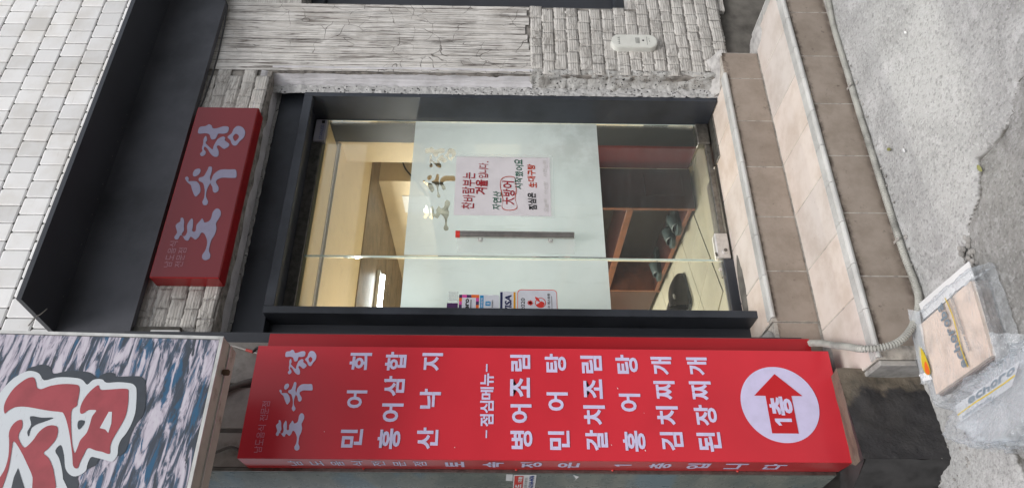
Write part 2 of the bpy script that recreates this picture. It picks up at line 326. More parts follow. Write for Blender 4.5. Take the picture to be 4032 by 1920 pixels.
M['carton_side'] = simple('brown card edges', (.17, .13, .11, 1), .7, var=.3, nscale=60, bump=.2)
M['bag_print_grey'] = simple('blue grey bag print', (.20, .25, .29, 1), .5, var=.1, bump=0)
M['bag_yellow'] = simple('yellow bag print', (.62, .47, .03, 1), .5, var=.1, bump=0)
M['leaf'] = simple('yellow green fallen leaf', (.26, .26, .09, 1), .6, var=.2)
def plastic(name, op, crink):
    t = NT(name); nz = t.bump(t.noise(9, 5, .6, None, 1.0), crink, .03)
    tp = t.add('ShaderNodeBsdfTransparent', Color=(.96, .97, .98, 1)); p = t.add('ShaderNodeBsdfPrincipled', Roughness=.09)
    p.inputs['Base Color'].default_value = (.78, .82, .86, 1); p.inputs['Specular IOR Level'].default_value = .9; t.l.new(nz, p.inputs['Normal'])
    ly = t.add('ShaderNodeLayerWeight'); ly.inputs[0].default_value = .45; t.l.new(nz, ly.inputs['Normal'])
    f = t.math('ADD', t.math('MULTIPLY', t.math('POWER', ly.outputs['Facing'], 2.0), .55), t.math('MULTIPLY_ADD', t.step(t.noise(9, 6, .7), .5, .75), .16, op), clamp=True)
    m = t.add('ShaderNodeMixShader'); t.l.new(f, m.inputs[0]); t.l.new(tp.outputs[0], m.inputs[1]); t.l.new(p.outputs[0], m.inputs[2]); t.l.new(m.outputs[0], t.out.inputs[0]); return t.m
M['strip_white'] = plastic('milky printed film', .36, .6)
M['bag'] = plastic('crinkled clear plastic film', .05, .6)
M['bag_skirt'] = plastic('folded clear plastic film', .20, .9)
M['bag_thick'] = plastic('layered milky plastic film', .30, .7)
t = NT('lit tube'); e = t.add('ShaderNodeEmission'); e.inputs[0].default_value = (.92, .97, 1, 1); e.inputs[1].default_value = 26; t.l.new(e.outputs[0], t.out.inputs[0]); M['tube'] = t.m

# ---------------------------------------------------------------- mesh helpers
class MB:
    def __init__(s): s.v = []; s.f = []
    def add(s, vs, fs):
        b = len(s.v); s.v += [tuple(map(float, p)) for p in vs]; s.f += [tuple(i+b for i in f) for f in fs]; return s
    def box(s, x0, x1, y0, y1, z0, z1, bev=0.0):
        if not bev:
            return s.add([(x0,y0,z0),(x1,y0,z0),(x1,y1,z0),(x0,y1,z0),(x0,y0,z1),(x1,y0,z1),(x1,y1,z1),(x0,y1,z1)],
                         [(3,2,1,0),(4,5,6,7),(0,1,5,4),(1,2,6,5),(2,3,7,6),(3,0,4,7)])
        b = bev; o = []; idx = {}
        for i, x in enumerate((x0, x1)):
            for j, y in enumerate((y0, y1)):
                for k, z in enumerate((z0, z1)):
                    sx, sy, sz = (1-2*i)*b, (1-2*j)*b, (1-2*k)*b
                    idx[i,j,k] = (len(o), len(o)+1, len(o)+2)
                    o += [(x, y+sy, z+sz), (x+sx, y, z+sz), (x+sx, y+sy, z)]
        F = []
        for a in range(3):
            for e in (0, 1):
                q = []
                for u, w in ((0,0),(1,0),(1,1),(0,1)):
                    c = [0,0,0]; c[a] = e; c[(a+1)%3] = u; c[(a+2)%3] = w; q.append(idx[tuple(c)][a])
                F.append(tuple(q) if e else tuple(q[::-1]))
        for a in range(3):
            for u in (0,1):
                for w in (0,1):
                    c0=[0,0,0]; c1=[0,0,0]; c1[a]=1
                    for c in (c0,c1): c[(a+1)%3]=u; c[(a+2)%3]=w
                    p,q_ = (a+1)%3,(a+2)%3
                    q=(idx[tuple(c0)][p],idx[tuple(c1)][p],idx[tuple(c1)][q_],idx[tuple(c0)][q_])
                    F.append(q if (u==w) else q[::-1])
        for c, t3 in idx.items(): F.append(t3 if sum(c)%2==0 else t3[::-1])
        return s.add(o, F)
    def tube(s, pts, r, n=8, cap=True, rf=None):
        pts = [Vector(p) for p in pts]; base = len(s.v); up = Vector((0,0,1)); prev = None
        for i, p in enumerate(pts):
            tg = (pts[min(i+1,len(pts)-1)]-pts[max(i-1,0)]).normalized()
            if prev is None: a = tg.cross(up if abs(tg.z) < .9 else Vector((1,0,0))).normalized()
            else: a = (prev - tg*prev.dot(tg)).normalized()
            prev = a; b = tg.cross(a); R = r if rf is None else rf(i)
            for k in range(n):
                th = 2*math.pi*k/n; q = p + (a*math.cos(th)+b*math.sin(th))*R; s.v.append(tuple(q))
        for i in range(len(pts)-1):
            for k in range(n):
                s.f.append((base+i*n+k, base+i*n+(k+1)%n, base+(i+1)*n+(k+1)%n, base+(i+1)*n+k))
        if cap:
            s.f.append(tuple(base+k for k in range(n))[::-1]); s.f.append(tuple(base+(len(pts)-1)*n+k for k in range(n)))
        return s
    def grid(s, P, flip=False):
        h, w = P.shape[:2]; b = len(s.v); s.v += [tuple(p) for p in P.reshape(-1, 3).tolist()]
        for j in range(h-1):
            for i in range(w-1):
                q = (b+j*w+i, b+j*w+i+1, b+(j+1)*w+i+1, b+(j+1)*w+i); s.f.append(q[::-1] if flip else q)
        return s
    def prism_x(s, prof, x0, x1):            # prof: (y,z) loop
        n = len(prof); b = len(s.v)
        s.v += [(x0, y, z) for y, z in prof] + [(x1, y, z) for y, z in prof]
        for i in range(n): s.f.append((b+i, b+(i+1)%n, b+n+(i+1)%n, b+n+i))
        s.f.append(tuple(b+i for i in range(n))[::-1]); s.f.append(tuple(b+n+i for i in range(n))); return s
    def prism_z(s, prof, z0, z1):            # prof: (x,y) loop
        n = len(prof); b = len(s.v)
        s.v += [(x, y, z0) for x, y in prof] + [(x, y, z1) for x, y in prof]
        for i in range(n): s.f.append((b+i, b+(i+1)%n, b+n+(i+1)%n, b+n+i))
        s.f.append(tuple(b+i for i in range(n))[::-1]); s.f.append(tuple(b+n+i for i in range(n))); return s
    def prism_y(s, prof, y0, y1):            # prof: (x,z) loop
        n = len(prof); b = len(s.v)
        s.v += [(x, y0, z) for x, z in prof] + [(x, y1, z) for x, z in prof]
        for i in range(n): s.f.append((b+i, b+(i+1)%n, b+n+(i+1)%n, b+n+i))
        s.f.append(tuple(b+i for i in range(n))[::-1]); s.f.append(tuple(b+n+i for i in range(n))); return s
    def sphere(s, c, r, n=10, m=7, sc=(1,1,1)):
        P = np.zeros((m+1, n+1, 3))
        for j in range(m+1):
            for i in range(n+1):
                a, b_ = 2*math.pi*i/n, math.pi*j/m
                P[j,i] = (c[0]+r*sc[0]*math.sin(b_)*math.cos(a), c[1]+r*sc[1]*math.sin(b_)*math.sin(a), c[2]+r*sc[2]*math.cos(b_))
        return s.grid(P, True)
    def mesh(s, name, mats=()):
        me = D2.meshes.new(name); me.from_pydata(s.v, [], s.f); me.update()
        for m in (mats if isinstance(mats, (list, tuple)) else [mats]): me.materials.append(m)
        return me

def wloc(o):
    v = Vector((0,0,0))
    while o is not None: v += o.location; o = o.parent
    return v
def tag(o, label=None, cat=None, group=None, kind=None):
    if label: o['label'] = label
    if cat: o['category'] = cat
    if group: o['group'] = group
    if kind: o['kind'] = kind
    return o
def link(name, me, parent=None, loc=(0,0,0)):
    o = D2.objects.new(name, me); COL.objects.link(o)
    if parent is not None: o.parent = parent; o.location = Vector(loc) - wloc(parent)
    else: o.location = loc
    return o
def part(name, mb, mat, parent=None, smooth=False, sharp=None):
    """mesh given in world coordinates; its origin is put at its middle"""
    V = np.array(mb.v); c = (V.min(0)+V.max(0))/2
    mb2 = MB(); mb2.v = [tuple(p) for p in (V-c).tolist()]; mb2.f = mb.f
    me = mb2.mesh(name, mat)
    if smooth:
        me.polygons.foreach_set('use_smooth', [True]*len(me.polygons))
        if sharp: 
            try: me.set_sharp_from_angle(angle=math.radians(sharp))
            except Exception: pass
    return link(name, me, parent, c)
def spart(*a, **k):
    o = part(*a, **k); o['kind'] = 'stuff'; return o
def thing(name, label, cat, loc=(0,0,0), group=None):
    o = D2.objects.new(name, None); COL.objects.link(o); o.location = loc; o.empty_display_size = .1
    return tag(o, label, cat, group)
def solo(name, mb, mat, label, cat, group=None, **kw):
    return tag(part(name, mb, mat, None, **kw), label, cat, group)
def struct(name, mb, mat, **kw):
    return tag(part(name, mb, mat, None, **kw), kind='structure')

# ---- lettering: Blender's own font (it holds Korean), turned into flat meshes
_gl = {}
def glyph(s, bold=.02):
    k = (s, bold)
    if k in _gl: return _gl[k]
    cu = D2.curves.new('glyph', 'FONT'); cu.body = s; cu.size = 1.0; cu.resolution_u = 3; cu.offset = bold
    ob = D2.objects.new('glyph', cu); COL.objects.link(ob)
    me = D2.meshes.new_from_object(ob.evaluated_get(bpy.context.evaluated_depsgraph_get()))
    V = [(v.co.x, v.co.y) for v in me.vertices]; F = [tuple(p.vertices) for p in me.polygons]
    D2.objects.remove(ob); D2.curves.remove(cu); D2.meshes.remove(me)
    if V:
        xs = [p[0] for p in V]; ys = [p[1] for p in V]; x0, x1, y0, y1 = min(xs), max(xs), min(ys), max(ys)
        V = [((x-x0)/max(x1-x0,1e-6), (y-y0)/max(y1-y0,1e-6)) for x, y in V]
    _gl[k] = (V, F); return _gl[k]
def put(mb, s, x0, x1, z0, z1, y, bold=.02, fn=None, shear=0.0):
    V, F = glyph(s, bold); out = []
    for a, b in V:
        x, z = x0+(x1-x0)*a+shear*(b-.5), z0+(z1-z0)*b
        out.append(fn(x, z) if fn else (x, y, z))
    mb.add(out, F); return mb
def smooth_loop(P, k=4):
    n = len(P); out = []
    for i in range(n):
        p0, p1, p2, p3 = (np.array(P[(i+j-1) % n]) for j in range(4))
        for q in range(k):
            t = q/k; out.append(tuple(.5*((2*p1)+(-p0+p2)*t+(2*p0-5*p1+4*p2-p3)*t*t+(-p0+3*p1-3*p2+p3)*t**3)))
    return out
def fill(loops):
    """flat filled outline(s) with holes -> verts2d, faces"""
    cu = D2.curves.new('outline', 'CURVE'); cu.dimensions = '2D'; cu.fill_mode = 'BOTH'
    for L in loops:
        sp = cu.splines.new('POLY'); sp.points.add(len(L)-1)
        for i, (x, y) in enumerate(L): sp.points[i].co = (x, y, 0, 1)
        sp.use_cyclic_u = True
    ob = D2.objects.new('outline', cu); COL.objects.link(ob)
    me = D2.meshes.new_from_object(ob.evaluated_get(bpy.context.evaluated_depsgraph_get()))
    V = [(v.co.x, v.co.y) for v in me.vertices]; F = [tuple(p.vertices) for p in me.polygons]
    D2.objects.remove(ob); D2.curves.remove(cu); D2.meshes.remove(me)
    return V, F
def flat(mb, loops, y, fn=None):
    V, F = fill(loops); mb.add([fn(a, b) if fn else (a, y, b) for a, b in V], F); return mb
def one_shape(x0, x1, z0, z1):
    w, hh = x1-x0, z1-z0
    return [(x0+.52*w, z0), (x1, z0), (x1, z1), (x0+.60*w, z1), (x0, z0+.80*hh), (x0, z0+.62*hh), (x0+.52*w, z0+.74*hh)]
def rect(x0, x1, z0, z1, r=0.0):
    if not r: return [(x0,z0),(x1,z0),(x1,z1),(x0,z1)]
    out = []
    for cx, cz, a0 in ((x1-r,z0+r,-90),(x1-r,z1-r,0),(x0+r,z1-r,90),(x0+r,z0+r,180)):
        for k in range(5):
            a = math.radians(a0+k*22.5); out.append((cx+r*math.cos(a), cz+r*math.sin(a)))
    return out
def N(x, y=0, z=0): return mnoise.noise(Vector((x, y, z)))
def FB(x, y=0, z=0, o=4): return mnoise.fractal(Vector((x, y, z)), 1.0, 2.0, o)

# ================================================================ GROUND
# (x, y) of the crack where the rough paving meets the smoother road
CRK = [(2.60,-3.2),(2.05,-2.35),(1.80,-1.90),(1.56,-1.558),(1.505,-1.454),(1.465,-1.417),(1.438,-1.228),(1.346,-1.188),(1.306,-1.107),(1.235,-1.061),(1.143,-1.04),(1.0,-1.03),(.85,-.98),(.70,-.99),(.62,-.93),(.50,-.95),(.2,-1.02),(-.6,-1.15),(-2,-1.3)]
CR = []
for a, b in zip(CRK, CRK[1:]):
    n = max(2, int(math.dist(a, b)/.02))
    for i in range(n):
        t_ = i/n; x = a[0]+(b[0]-a[0])*t_; y = a[1]+(b[1]-a[1])*t_
        CR.append((x + .016*N(x*30, y*30, 1), y + .016*N(x*30, y*30, 5)))
CRA = np.array(CR)
def crack_dist(X, Y):
    A, B = CRA[:-1], CRA[1:]; best = np.full(X.shape, 9.0); sg = np.zeros(X.shape)
    for a, b in zip(A, B):
        d = b-a; L = d.dot(d) + 1e-12
        t = np.clip(((X-a[0])*d[0]+(Y-a[1])*d[1])/L, 0, 1)
        dx = X-(a[0]+t*d[0]); dy = Y-(a[1]+t*d[1]); D = np.hypot(dx, dy); m = D < best
        best = np.where(m, D, best); sg = np.where(m, d[0]*dy-d[1]*dx, sg)
    return best, sg
gx = np.arange(-.3, 3.4, .009); gy = np.arange(-2.3, -.50, .009)
X, Y = np.meshgrid(gx, gy)
def noise2(X, Y, s, seed, o=3):
    rs = np.random.RandomState(seed); out = np.zeros(X.shape); amp = 1.0; tot = 0
    for k in range(o):
        G = rs.rand(96, 96); u = (X*s) % 95; v = (Y*s) % 95; i = u.astype(int); j = v.astype(int); fu = u-i; fv = v-j
        fu = fu*fu*(3-2*fu); fv = fv*fv*(3-2*fv)
        out += amp*((G[j,i]*(1-fu)+G[j,i+1]*fu)*(1-fv)+(G[j+1,i]*(1-fu)+G[j+1,i+1]*fu)*fv); tot += amp; amp *= .5; s *= 2.03
    return out/tot - .5
D, S = crack_dist(X, Y)
Z = .012*noise2(X, Y, 2.2, 1) + .006*noise2(X, Y, 14, 2) + .004*noise2(X, Y, 45, 3, 2)
wdt = .010 + .022*np.clip(noise2(X, Y, 3.0, 9)*3+.2, 0, 1)
hole = np.clip(1-np.hypot((X-1.20)/.05, (Y+1.03)/.035), 0, 1) + np.clip(1-np.hypot((X-.60)/.07, (Y+.96)/.03), 0, 1)
gate = np.clip(noise2(X, Y, 2.6, 19)*6+.55, 0, 1)
Z -= (.004+.016*gate)*np.exp(-(D/(wdt*.6))**2) + .03*np.clip(hole*2, 0, 1)
Z = np.where(S > 0, Z-.006, Z)                       # the road side lies a little lower
m_edge = np.minimum.reduce([X-gx[0], gx[-1]-X, Y-gy[0]]); Z = np.where(m_edge < .03, -.03, Z)
mb = MB().grid(np.dstack([X, Y, Z]))
g = struct('road_paving', mb, [M['apron'], M['asphalt'], M['soil']], smooth=True)
for nm_, arr in (('side', np.where(S > 0, D, -D)), ('crack', np.minimum(D/(.003+.006*gate*(1+2*noise2(X, Y, 30, 22, 2))), np.where(hole > 0, 1.2-hole*2.5, 9)))):
    at_ = g.data.attributes.new(nm_, 'FLOAT', 'POINT'); at_.data.foreach_set('value', arr.reshape(-1).astype(np.float32))
mb = MB().add([(-60,-60,-.02),(60,-60,-.02),(60,60,-.02),(-60,60,-.02)], [(0,1,2,3)])
struct('road', mb, M['asphalt'])

# ================================================================ STEPS
TP, TX0 = .286, 1.229
steps = thing('entrance_steps', 'two tiled steps with ribbed white nosings below the restaurant door', 'steps', (1.9, -.4, 0))
mb = MB(); mb.box(.960, 2.972, -.7100, -.345, -.05, .2070); core = part('concrete_core', mb, M['grout_step'], steps)
mb = MB(); mb.box(1.272, 2.826, -.3415, -.02, -.05, .4072); mb.box(1.00, 1.271, -.335, -.02, -.05, .400); part('concrete_core', mb, M['grout_step'], steps)
def tile_ob(name, x0, x1, y0, y1, z0, z1, mat, parent, bev=.0025, tilt=.002):
    me = MB().box(-(x1-x0)/2, (x1-x0)/2, -(y1-y0)/2, (y1-y0)/2, -(z1-z0)/2, (z1-z0)/2, bev).mesh(name, mat)
    o = link(name, me, parent, ((x0+x1)/2, (y0+y1)/2, (z0+z1)/2))
    o.rotation_euler = ((rnd.random()-.5)*tilt*2, (rnd.random()-.5)*tilt*2, (rnd.random()-.5)*tilt*2); return o
g_ = .0022
xs = [TX0+TP*k for k in range(-1, 7)]
for a, b in zip(xs, xs[1:]):
    a_, b_ = max(a, .960)+g_, min(b, 2.97)-g_
    tile_ob('tread_tile', a_, b_, -.668, -.349, .197, .2095, M['tread'], steps)
for a, b in zip([1.011]+[1.011+TP*k for k in range(1, 7)], [1.011+TP*k for k in range(1, 7)]+[2.972]):
    tile_ob('riser_tile', a+g_, b-g_, -.712, -.7005, .004, .187, M['riser'], steps)
# upper riser and landing
x2 = [1.00, 1.272]+[1.515+.2825*k for k in range(0, 5)]+[2.826]
for i, (a, b) in enumerate(zip(x2, x2[1:])):
    tile_ob('riser_tile', a+g_, b-g_, -.3435+(.008 if i == 0 else 0), -.3335+(.006 if i == 0 else 0), .212, .388 if b < 2.7 else .404, M['riser'], steps)
for a, b in zip([1.275, 1.508, 1.795, 2.086, 2.40], [1.508, 1.795, 2.086, 2.40, 2.64]):
    tile_ob('landing_tile', a+g_, b-g_, -.300, -.018, .395, .4095, M['tread'], steps)
# nosings: ribbed strip with a round front edge
def nosing_mesh(w):
    prof = [(.0, -.014), (-.003, -.006), (-.0005, .000), (.004, .0030), (.012, .0035)]
    y = .012
    for k in range(4): prof += [(y+.002, .0035), (y+.0025, -.0010), (y+.0068, -.0010), (y+.0073, .0035)]; y += .0095
    prof += [(.053, .0030), (.053, -.010), (.004, -.014)]
    return MB().prism_x(prof, -w/2, w/2).mesh('nosing', M['nosing'])
nm = nosing_mesh(.1875)
x = .965
while x < 2.83:
    w = min(.19, 2.975-x); o = link('nosing', nm, steps, (x+w/2, -.7225, .2095)); o.scale.x = w/.19; o.rotation_euler.z = (rnd.random()-.5)*.006; x += .19
o = link('nosing', nosing_mesh(.12), steps, (2.90, -.7225, .2095))
for k, (yy) in enumerate((-.60, -.42)):
    o = link('nosing', nosing_mesh(.17), steps, (2.975, yy, .2095)); o.rotation_euler.z = math.pi/2
x = 1.285
while x < 2.66:
    w = min(.2035, 2.672-x); o = link('nosing', nm, steps, (x+w/2, -.3545, .4105)); o.scale.x = w/.19; o.rotation_euler.z = (rnd.random()-.5)*.008; x += .2035
# rough cement patches
def lump(cx, cy, cz, rx, ry, rz, seed, n=22, m=12, rough=.25):
    mb = MB(); P = np.zeros((m+1, n+1, 3))
    for j in range(m+1):
        for i in range(n+1):
            a, b_ = 2*math.pi*(i % n)/n, math.pi*j/m
            dx, dy, dz = math.sin(b_)*math.cos(a), math.sin(b_)*math.sin(a), math.cos(b_)
            k = 1+rough*FB(dx*1.6+seed, dy*1.6, dz*1.6, 5)
            P[j,i] = (cx+rx*dx*k, cy+ry*dy*k, cz+rz*dz*k)
    return mb.grid(P, True)
mb = lump(1.14, -.16, .395, .15, .20, .026, 3); mb.grid(np.zeros((2,2,3))) if False else None
part('cement_patch', mb, M['cement'], steps, smooth=True)
part('cement_patch', lump(1.06, -.345, .205, .13, .055, .022, 5), M['cement'], steps, smooth=True)
part('end_render', MB().box(.938, .958, -.712, -.352, -.02, .204, .004), M['cement'], steps)
part('cement_patch', lump(2.90, -.36, .196, .085, .12, .022, 8), M['plaster_pale'], steps, smooth=True)
def wedge(pts_low, pts_high, seed, mat, name='plaster_wedge', parent=None, n=10):
    """lumpy sheet between two edges (each a list of 2 points)"""
    P = np.zeros((n+1, n+1, 3)); A = [Vector(p) for p in pts_low]; B = [Vector(p) for p in pts_high]
    for j in range(n+1):
        for i in range(n+1):
            u, v = i/n, j/n; p = A[0].lerp(A[1], u).lerp(B[0].lerp(B[1], u), v)
            e = min(u, v, 1-u, 1-v)*3; P[j,i] = p + Vector((.01*FB(u*4+seed, v*4), -.016*abs(FB(u*3, v*3+seed))*min(1, e+.3), .008*FB(u*5, v*5, seed)))
    return P
mb = MB().grid(wedge([(2.64,-.245,.40),(2.835,-.365,.40)], [(2.655,-.12,.50),(2.83,-.262,.47)], 4, None))
mb.box(2.645, 2.82, -.22, -.03, .36, .43)
part('plaster_wedge', mb, M['plaster_pale'], steps, smooth=False)

# ================================================================ BASE WALL at the right, wet street beyond the steps
mb = MB().box(2.83, 4.6, -.235, .25, -.05, .345)
solo('concrete_plinth_wall', mb, M['cement_dark'], 'bare dark grey concrete base below the white brick pier', 'wall')

# ================================================================ WHITE PAINTED BRICK WALL
wall = thing('painted_brick_wall', 'white painted scratched brick wall with pier right of the door and strip above it', 'brick wall', (2.9, -.27, .34))
mb = MB()
mb.box(2.722, 3.235, -.262, .28, .345, 3.25)                 # pier behind the bricks
mb.box(1.02, 2.721, -.262, .28, 2.775, 3.40)                 # strip over the door
part('mortar_bed', mb, M['mortar'], wall)
mb = MB(); mb.box(3.236, 4.8, -.262, .10, 2.70, 3.40); mb.box(3.236, 4.8, -.262, .10, .30, .835); mb.box(4.2, 4.8, -.26, .10, .836, 2.699)
part('wall_face', mb, M['paint_h'], wall)
def brick_mesh(w, h, seed, name='brick', mat=None, flush=False):
    nx, nz = 7, 4; rs = random.Random(seed); mb = MB(); P = np.zeros((nz+3, nx+3, 3))
    for j in range(nz+3):
        for i in range(nx+3):
            u = min(max((i-1)/nx, 0), 1); v = min(max((j-1)/nz, 0), 1)
            edge = i in (0, nx+2) or j in (0, nz+2)
            k = -.0044 if edge else -.0066 - .0012*(min(u, 1-u, .2)/.2)*(min(v, 1-v, .25)/.25) - .004*abs(FB(u*2.1+seed, v*1.7, 2))
            if flush: k = (-.0064 if edge else -.0067) - .0004*abs(FB(u*2.1+seed, v*1.7, 2))
            cr = (.0018 if flush else .0055)*N(u*5+seed*3, v*4, 7)
            P[j,i] = ((u-.5)*w + (cr if 0 < u < 1 or True else 0)*(1 if u in (0, 1) else .3), k, (v-.5)*h + cr*(1 if v in (0, 1) else .3))
    mb.grid(P)
    me = mb.mesh(name, mat); me.polygons.foreach_set('use_smooth', [not flush]*len(me.polygons)); return me
bv = [brick_mesh(.060, .122, s, mat=M['paint_v'], flush=True) for s in range(7)]
bv2 = [brick_mesh(.040, .180, s+40, mat=M['paint_v'], flush=True) for s in range(5)]
bh = [brick_mesh(.0895, .0645, s+20, mat=M['paint_h']) for s in range(7)]
def lay(meshes, x, z, sx=1.0, sz=1.0):
    o = link('brick', rnd.choice(meshes), wall, (x+(rnd.random()-.5)*(.004 if meshes is bh else 0), -.263-rnd.random()*(.0016 if meshes is bh else .0003), z+(rnd.random()-.5)*(.007 if meshes is bh else 0))); o.scale = (sx, 1, sz)
    o.rotation_euler = ((rnd.random()-.5)*(.012 if meshes is bh else .003), (rnd.random()-.5)*(.05 if meshes is bh else .02), (rnd.random()-.5)*(.012 if meshes is bh else .003)); return o
# pier, lower part: level courses
z = .372; k = 0
ZSPLIT = 1.42
while z < ZSPLIT:
    x = 2.715+(.045 if k % 2 else 0)
    left = 2.724
    pw = .092
    while x < 3.60:
        pw = rnd.choice((.060, .080, .092, .104)); a, b = max(x, left), x+pw
        lim = (3.215 + rnd.random()*.028) if .80 < z else 3.42
        b = min(b, lim)
        if b-a > .02: lay(bh, (a+b)/2, z, (b-a-.001)/.0895, 1.03+.03*rnd.random())
        x += pw
        if x > lim: break
    z += .067; k += 1
# pier, upper part: upright scratched blocks
x = 2.722
while x < 3.215:
    w_ = rnd.choice((.046, .056, .064, .072)); w_ = min(w_, 3.232-x); z = ZSPLIT-.03+rnd.random()*.05
    while z < 3.13:
        h_ = rnd.choice((.12, .15, .19, .24)); lay(bv if h_ < .16 else bv2, x+w_/2, z+h_/2, (w_-.0032)/(.060 if h_ < .16 else .040), h_/(.1175 if h_ < .16 else .1745)); z += h_
    x += w_
# strip above the door
z = 2.815; k = 0
while z < 3.14:
    x = 1.06+(.046 if k % 2 else 0)
    while x < 2.715: lay(bh, x, z, 1.025, 1.035); x += .0925
    z += .0675; k += 1
# rounded reveal at the right of the door: smooth above, broken below
def reveal(x_of, z0, z1, seed, amp, nz=120, na=12, r=.035):
    P = np.zeros((nz+1, na+1, 3))
    for j in range(nz+1):
        z = z0+(z1-z0)*j/nz
        for i in range(na+1):
            s = i/na
            if s < .45:
                a = s/.45*math.pi/2; x = 2.720+r-r*math.sin(a); y = -.268-.004+r-r*math.cos(a)
                x, y = 2.720+r*(1-math.sin(a)), -.272+r*(1-math.cos(a))
            else:
                q = (s-.45)/.55; x = 2.720-.052*q; y = -.272+r+q*(.055)
            k = amp*(FB(z*7+seed, s*2.2, 3, 5)*.7+.5*abs(FB(z*19, s*5, seed, 4)))
            blk = amp*.5*max(0, 1-abs(((z*6.1+1.4*N(z*1.7)) % 1)-.5)*12)
            P[j,i] = (x - k*.9 + blk*.8, y - k*.5, z)
    return P
mb = MB().grid(reveal(None, 1.40, 2.775, 1, .004), True); part('smooth_reveal', mb, M['paint_smooth'], wall, smooth=True)
mb = MB().grid(reveal(None, .36, 1.415, 2, .024, 150, 16), True); part('broken_reveal', mb, M['rough_paint'], wall, smooth=True)
# soffit over the door (turned edge) and foam strips
n = 90; P = np.zeros((n+1, 9, 3))
for j in range(n+1):
    x = 1.02+(2.722-1.02)*j/n
    for i in range(9):
        s = i/8; r = .05
        if s < .5: a = s/.5*math.pi/2; y, z = -.272+r*(1-math.cos(a)), 2.778+r*(1-math.sin(a))
        else: y, z = -.222+(s-.5)/.5*.10, 2.778-.012*(s-.5)/.5
        kk = .003*FB(x*6, s*3, 4)
        P[j,i] = (x, y-kk, z-kk)
part('soffit_edge', MB().grid(P), M['paint_smooth'], wall, smooth=True)
def strip(pa, pb, width_vec, n, seed, amp):
    pa, pb, w = Vector(pa), Vector(pb), Vector(width_vec); P = np.zeros((n+1, 8, 3)); nrm = (pb-pa).cross(w).normalized()
    if nrm.y > 0: nrm = -nrm
    for j in range(n+1):
        b = pa.lerp(pb, j/n)
        for i in range(8):
            q = b + w*(i/7) + nrm*(amp*(.4+FB(b.z*30+b.x*30, i*.6, seed, 4))) + w.normalized()*.004*N(b.z*40+b.x*40, i, seed); P[j,i] = q
    return P
part('foam_filler', MB().grid(strip((2.690,-.202,.40), (2.684,-.196,2.775), (-.053,.004,0), 260, 3, .010), True), M['foam'], wall, smooth=True)
part('foam_filler', MB().grid(strip((1.2,-.135,2.768), (2.70,-.135,2.768), (0,-.008,-.022), 160, 6, .006)), M['foam'], wall, smooth=True)

# dark shop window at the right edge
win = thing('dark_window', 'dark charcoal framed window set into the white brick wall at the right edge', 'window', (3.7, -.1, .84))
mb = MB(); mb.box(3.20, 3.28, -.13, -.05, .84, 2.695, .004); mb.box(3.28, 4.18, -.13, -.05, 2.62, 2.695, .004); mb.box(3.28, 4.18, -.13, -.05, .84, .90, .004); mb.box(4.10, 4.18, -.13, -.05, .901, 2.619, .004)
part('frame', mb, M['black_steel'], win)
part('pane', MB().box(3.279, 4.101, -.095, -.085, .899, 2.621), M['black_steel2'], win)
part('sill', MB().box(3.22, 4.2, -.19, -.05, .800, .838, .004), M['plaster_pale'], win)

# ================================================================ TILED UPPER WALL
tw = thing('white_tiled_wall', 'upper wall clad in glossy white ceramic tiles above the dark canopy', 'tiled wall', (2.0, -.31, 3.4))
part('grout_bed', MB().box(-.6, 4.8, -.300, .3, 3.401, 7.5), M['grout_dark'], tw)
part('grout_bed', MB().box(-.6, 1.24, -.300, .3, 2.90, 3.400), M['grout_dark'], tw)
def tile_mesh(w, h, seed):
    P = np.zeros((6, 6, 3)); rs = random.Random(seed); tx, tz = (rs.random()-.5)*.0015, (rs.random()-.5)*.0015
    q = [0, 0, .055, .945, 1, 1]
    for j in range(6):
        for i in range(6):
            u, v = q[i], q[j]; out = i in (0, 5) or j in (0, 5); mid = 0 < u < 1 and 0 < v < 1
            y = 0 if out else (-.0080 if mid else -.0055)
            c = .0035 if (u in (0, 1) and v in (0, 1)) else 0
            P[j,i] = ((u-.5)*(w-2*c), y + (tx*(u-.5)+tz*(v-.5)), (v-.5)*(h-2*c))
    me = MB().grid(P).mesh('tile', M['wall_tile']); return me
tm = [tile_mesh(.0895, .1195, s) for s in range(6)]
cnt = 0; rest = MB()
for k in range(-4, 15):
    z = 3.387+.1235*(k+.5)
    off = 2.902 if k % 2 == 0 else 2.902-.0465
    i0 = -40
    for i in range(-38, 20):
        x = off+.0933*(i+.5)
        if x < -.5 or x > 4.7: continue
        if z < 3.40 and x > 1.22: continue
        vis = z < 3.70+.36*(x-1.2)+.10 and .95 < x < 3.35 and z > 3.30
        if vis and cnt < 300:
            o = link('tile', rnd.choice(tm), tw, (x, -.300-rnd.random()*.0012, z)); o.rotation_euler = ((rnd.random()-.5)*.02, 0, (rnd.random()-.5)*.02); cnt += 1
        else: rest.box(x-.0447, x+.0447, -.3085, -.2995, z-.0597, z+.0597)
part('tile_field', rest, M['wall_tile'], tw); tw.children[-1]['kind'] = 'stuff'

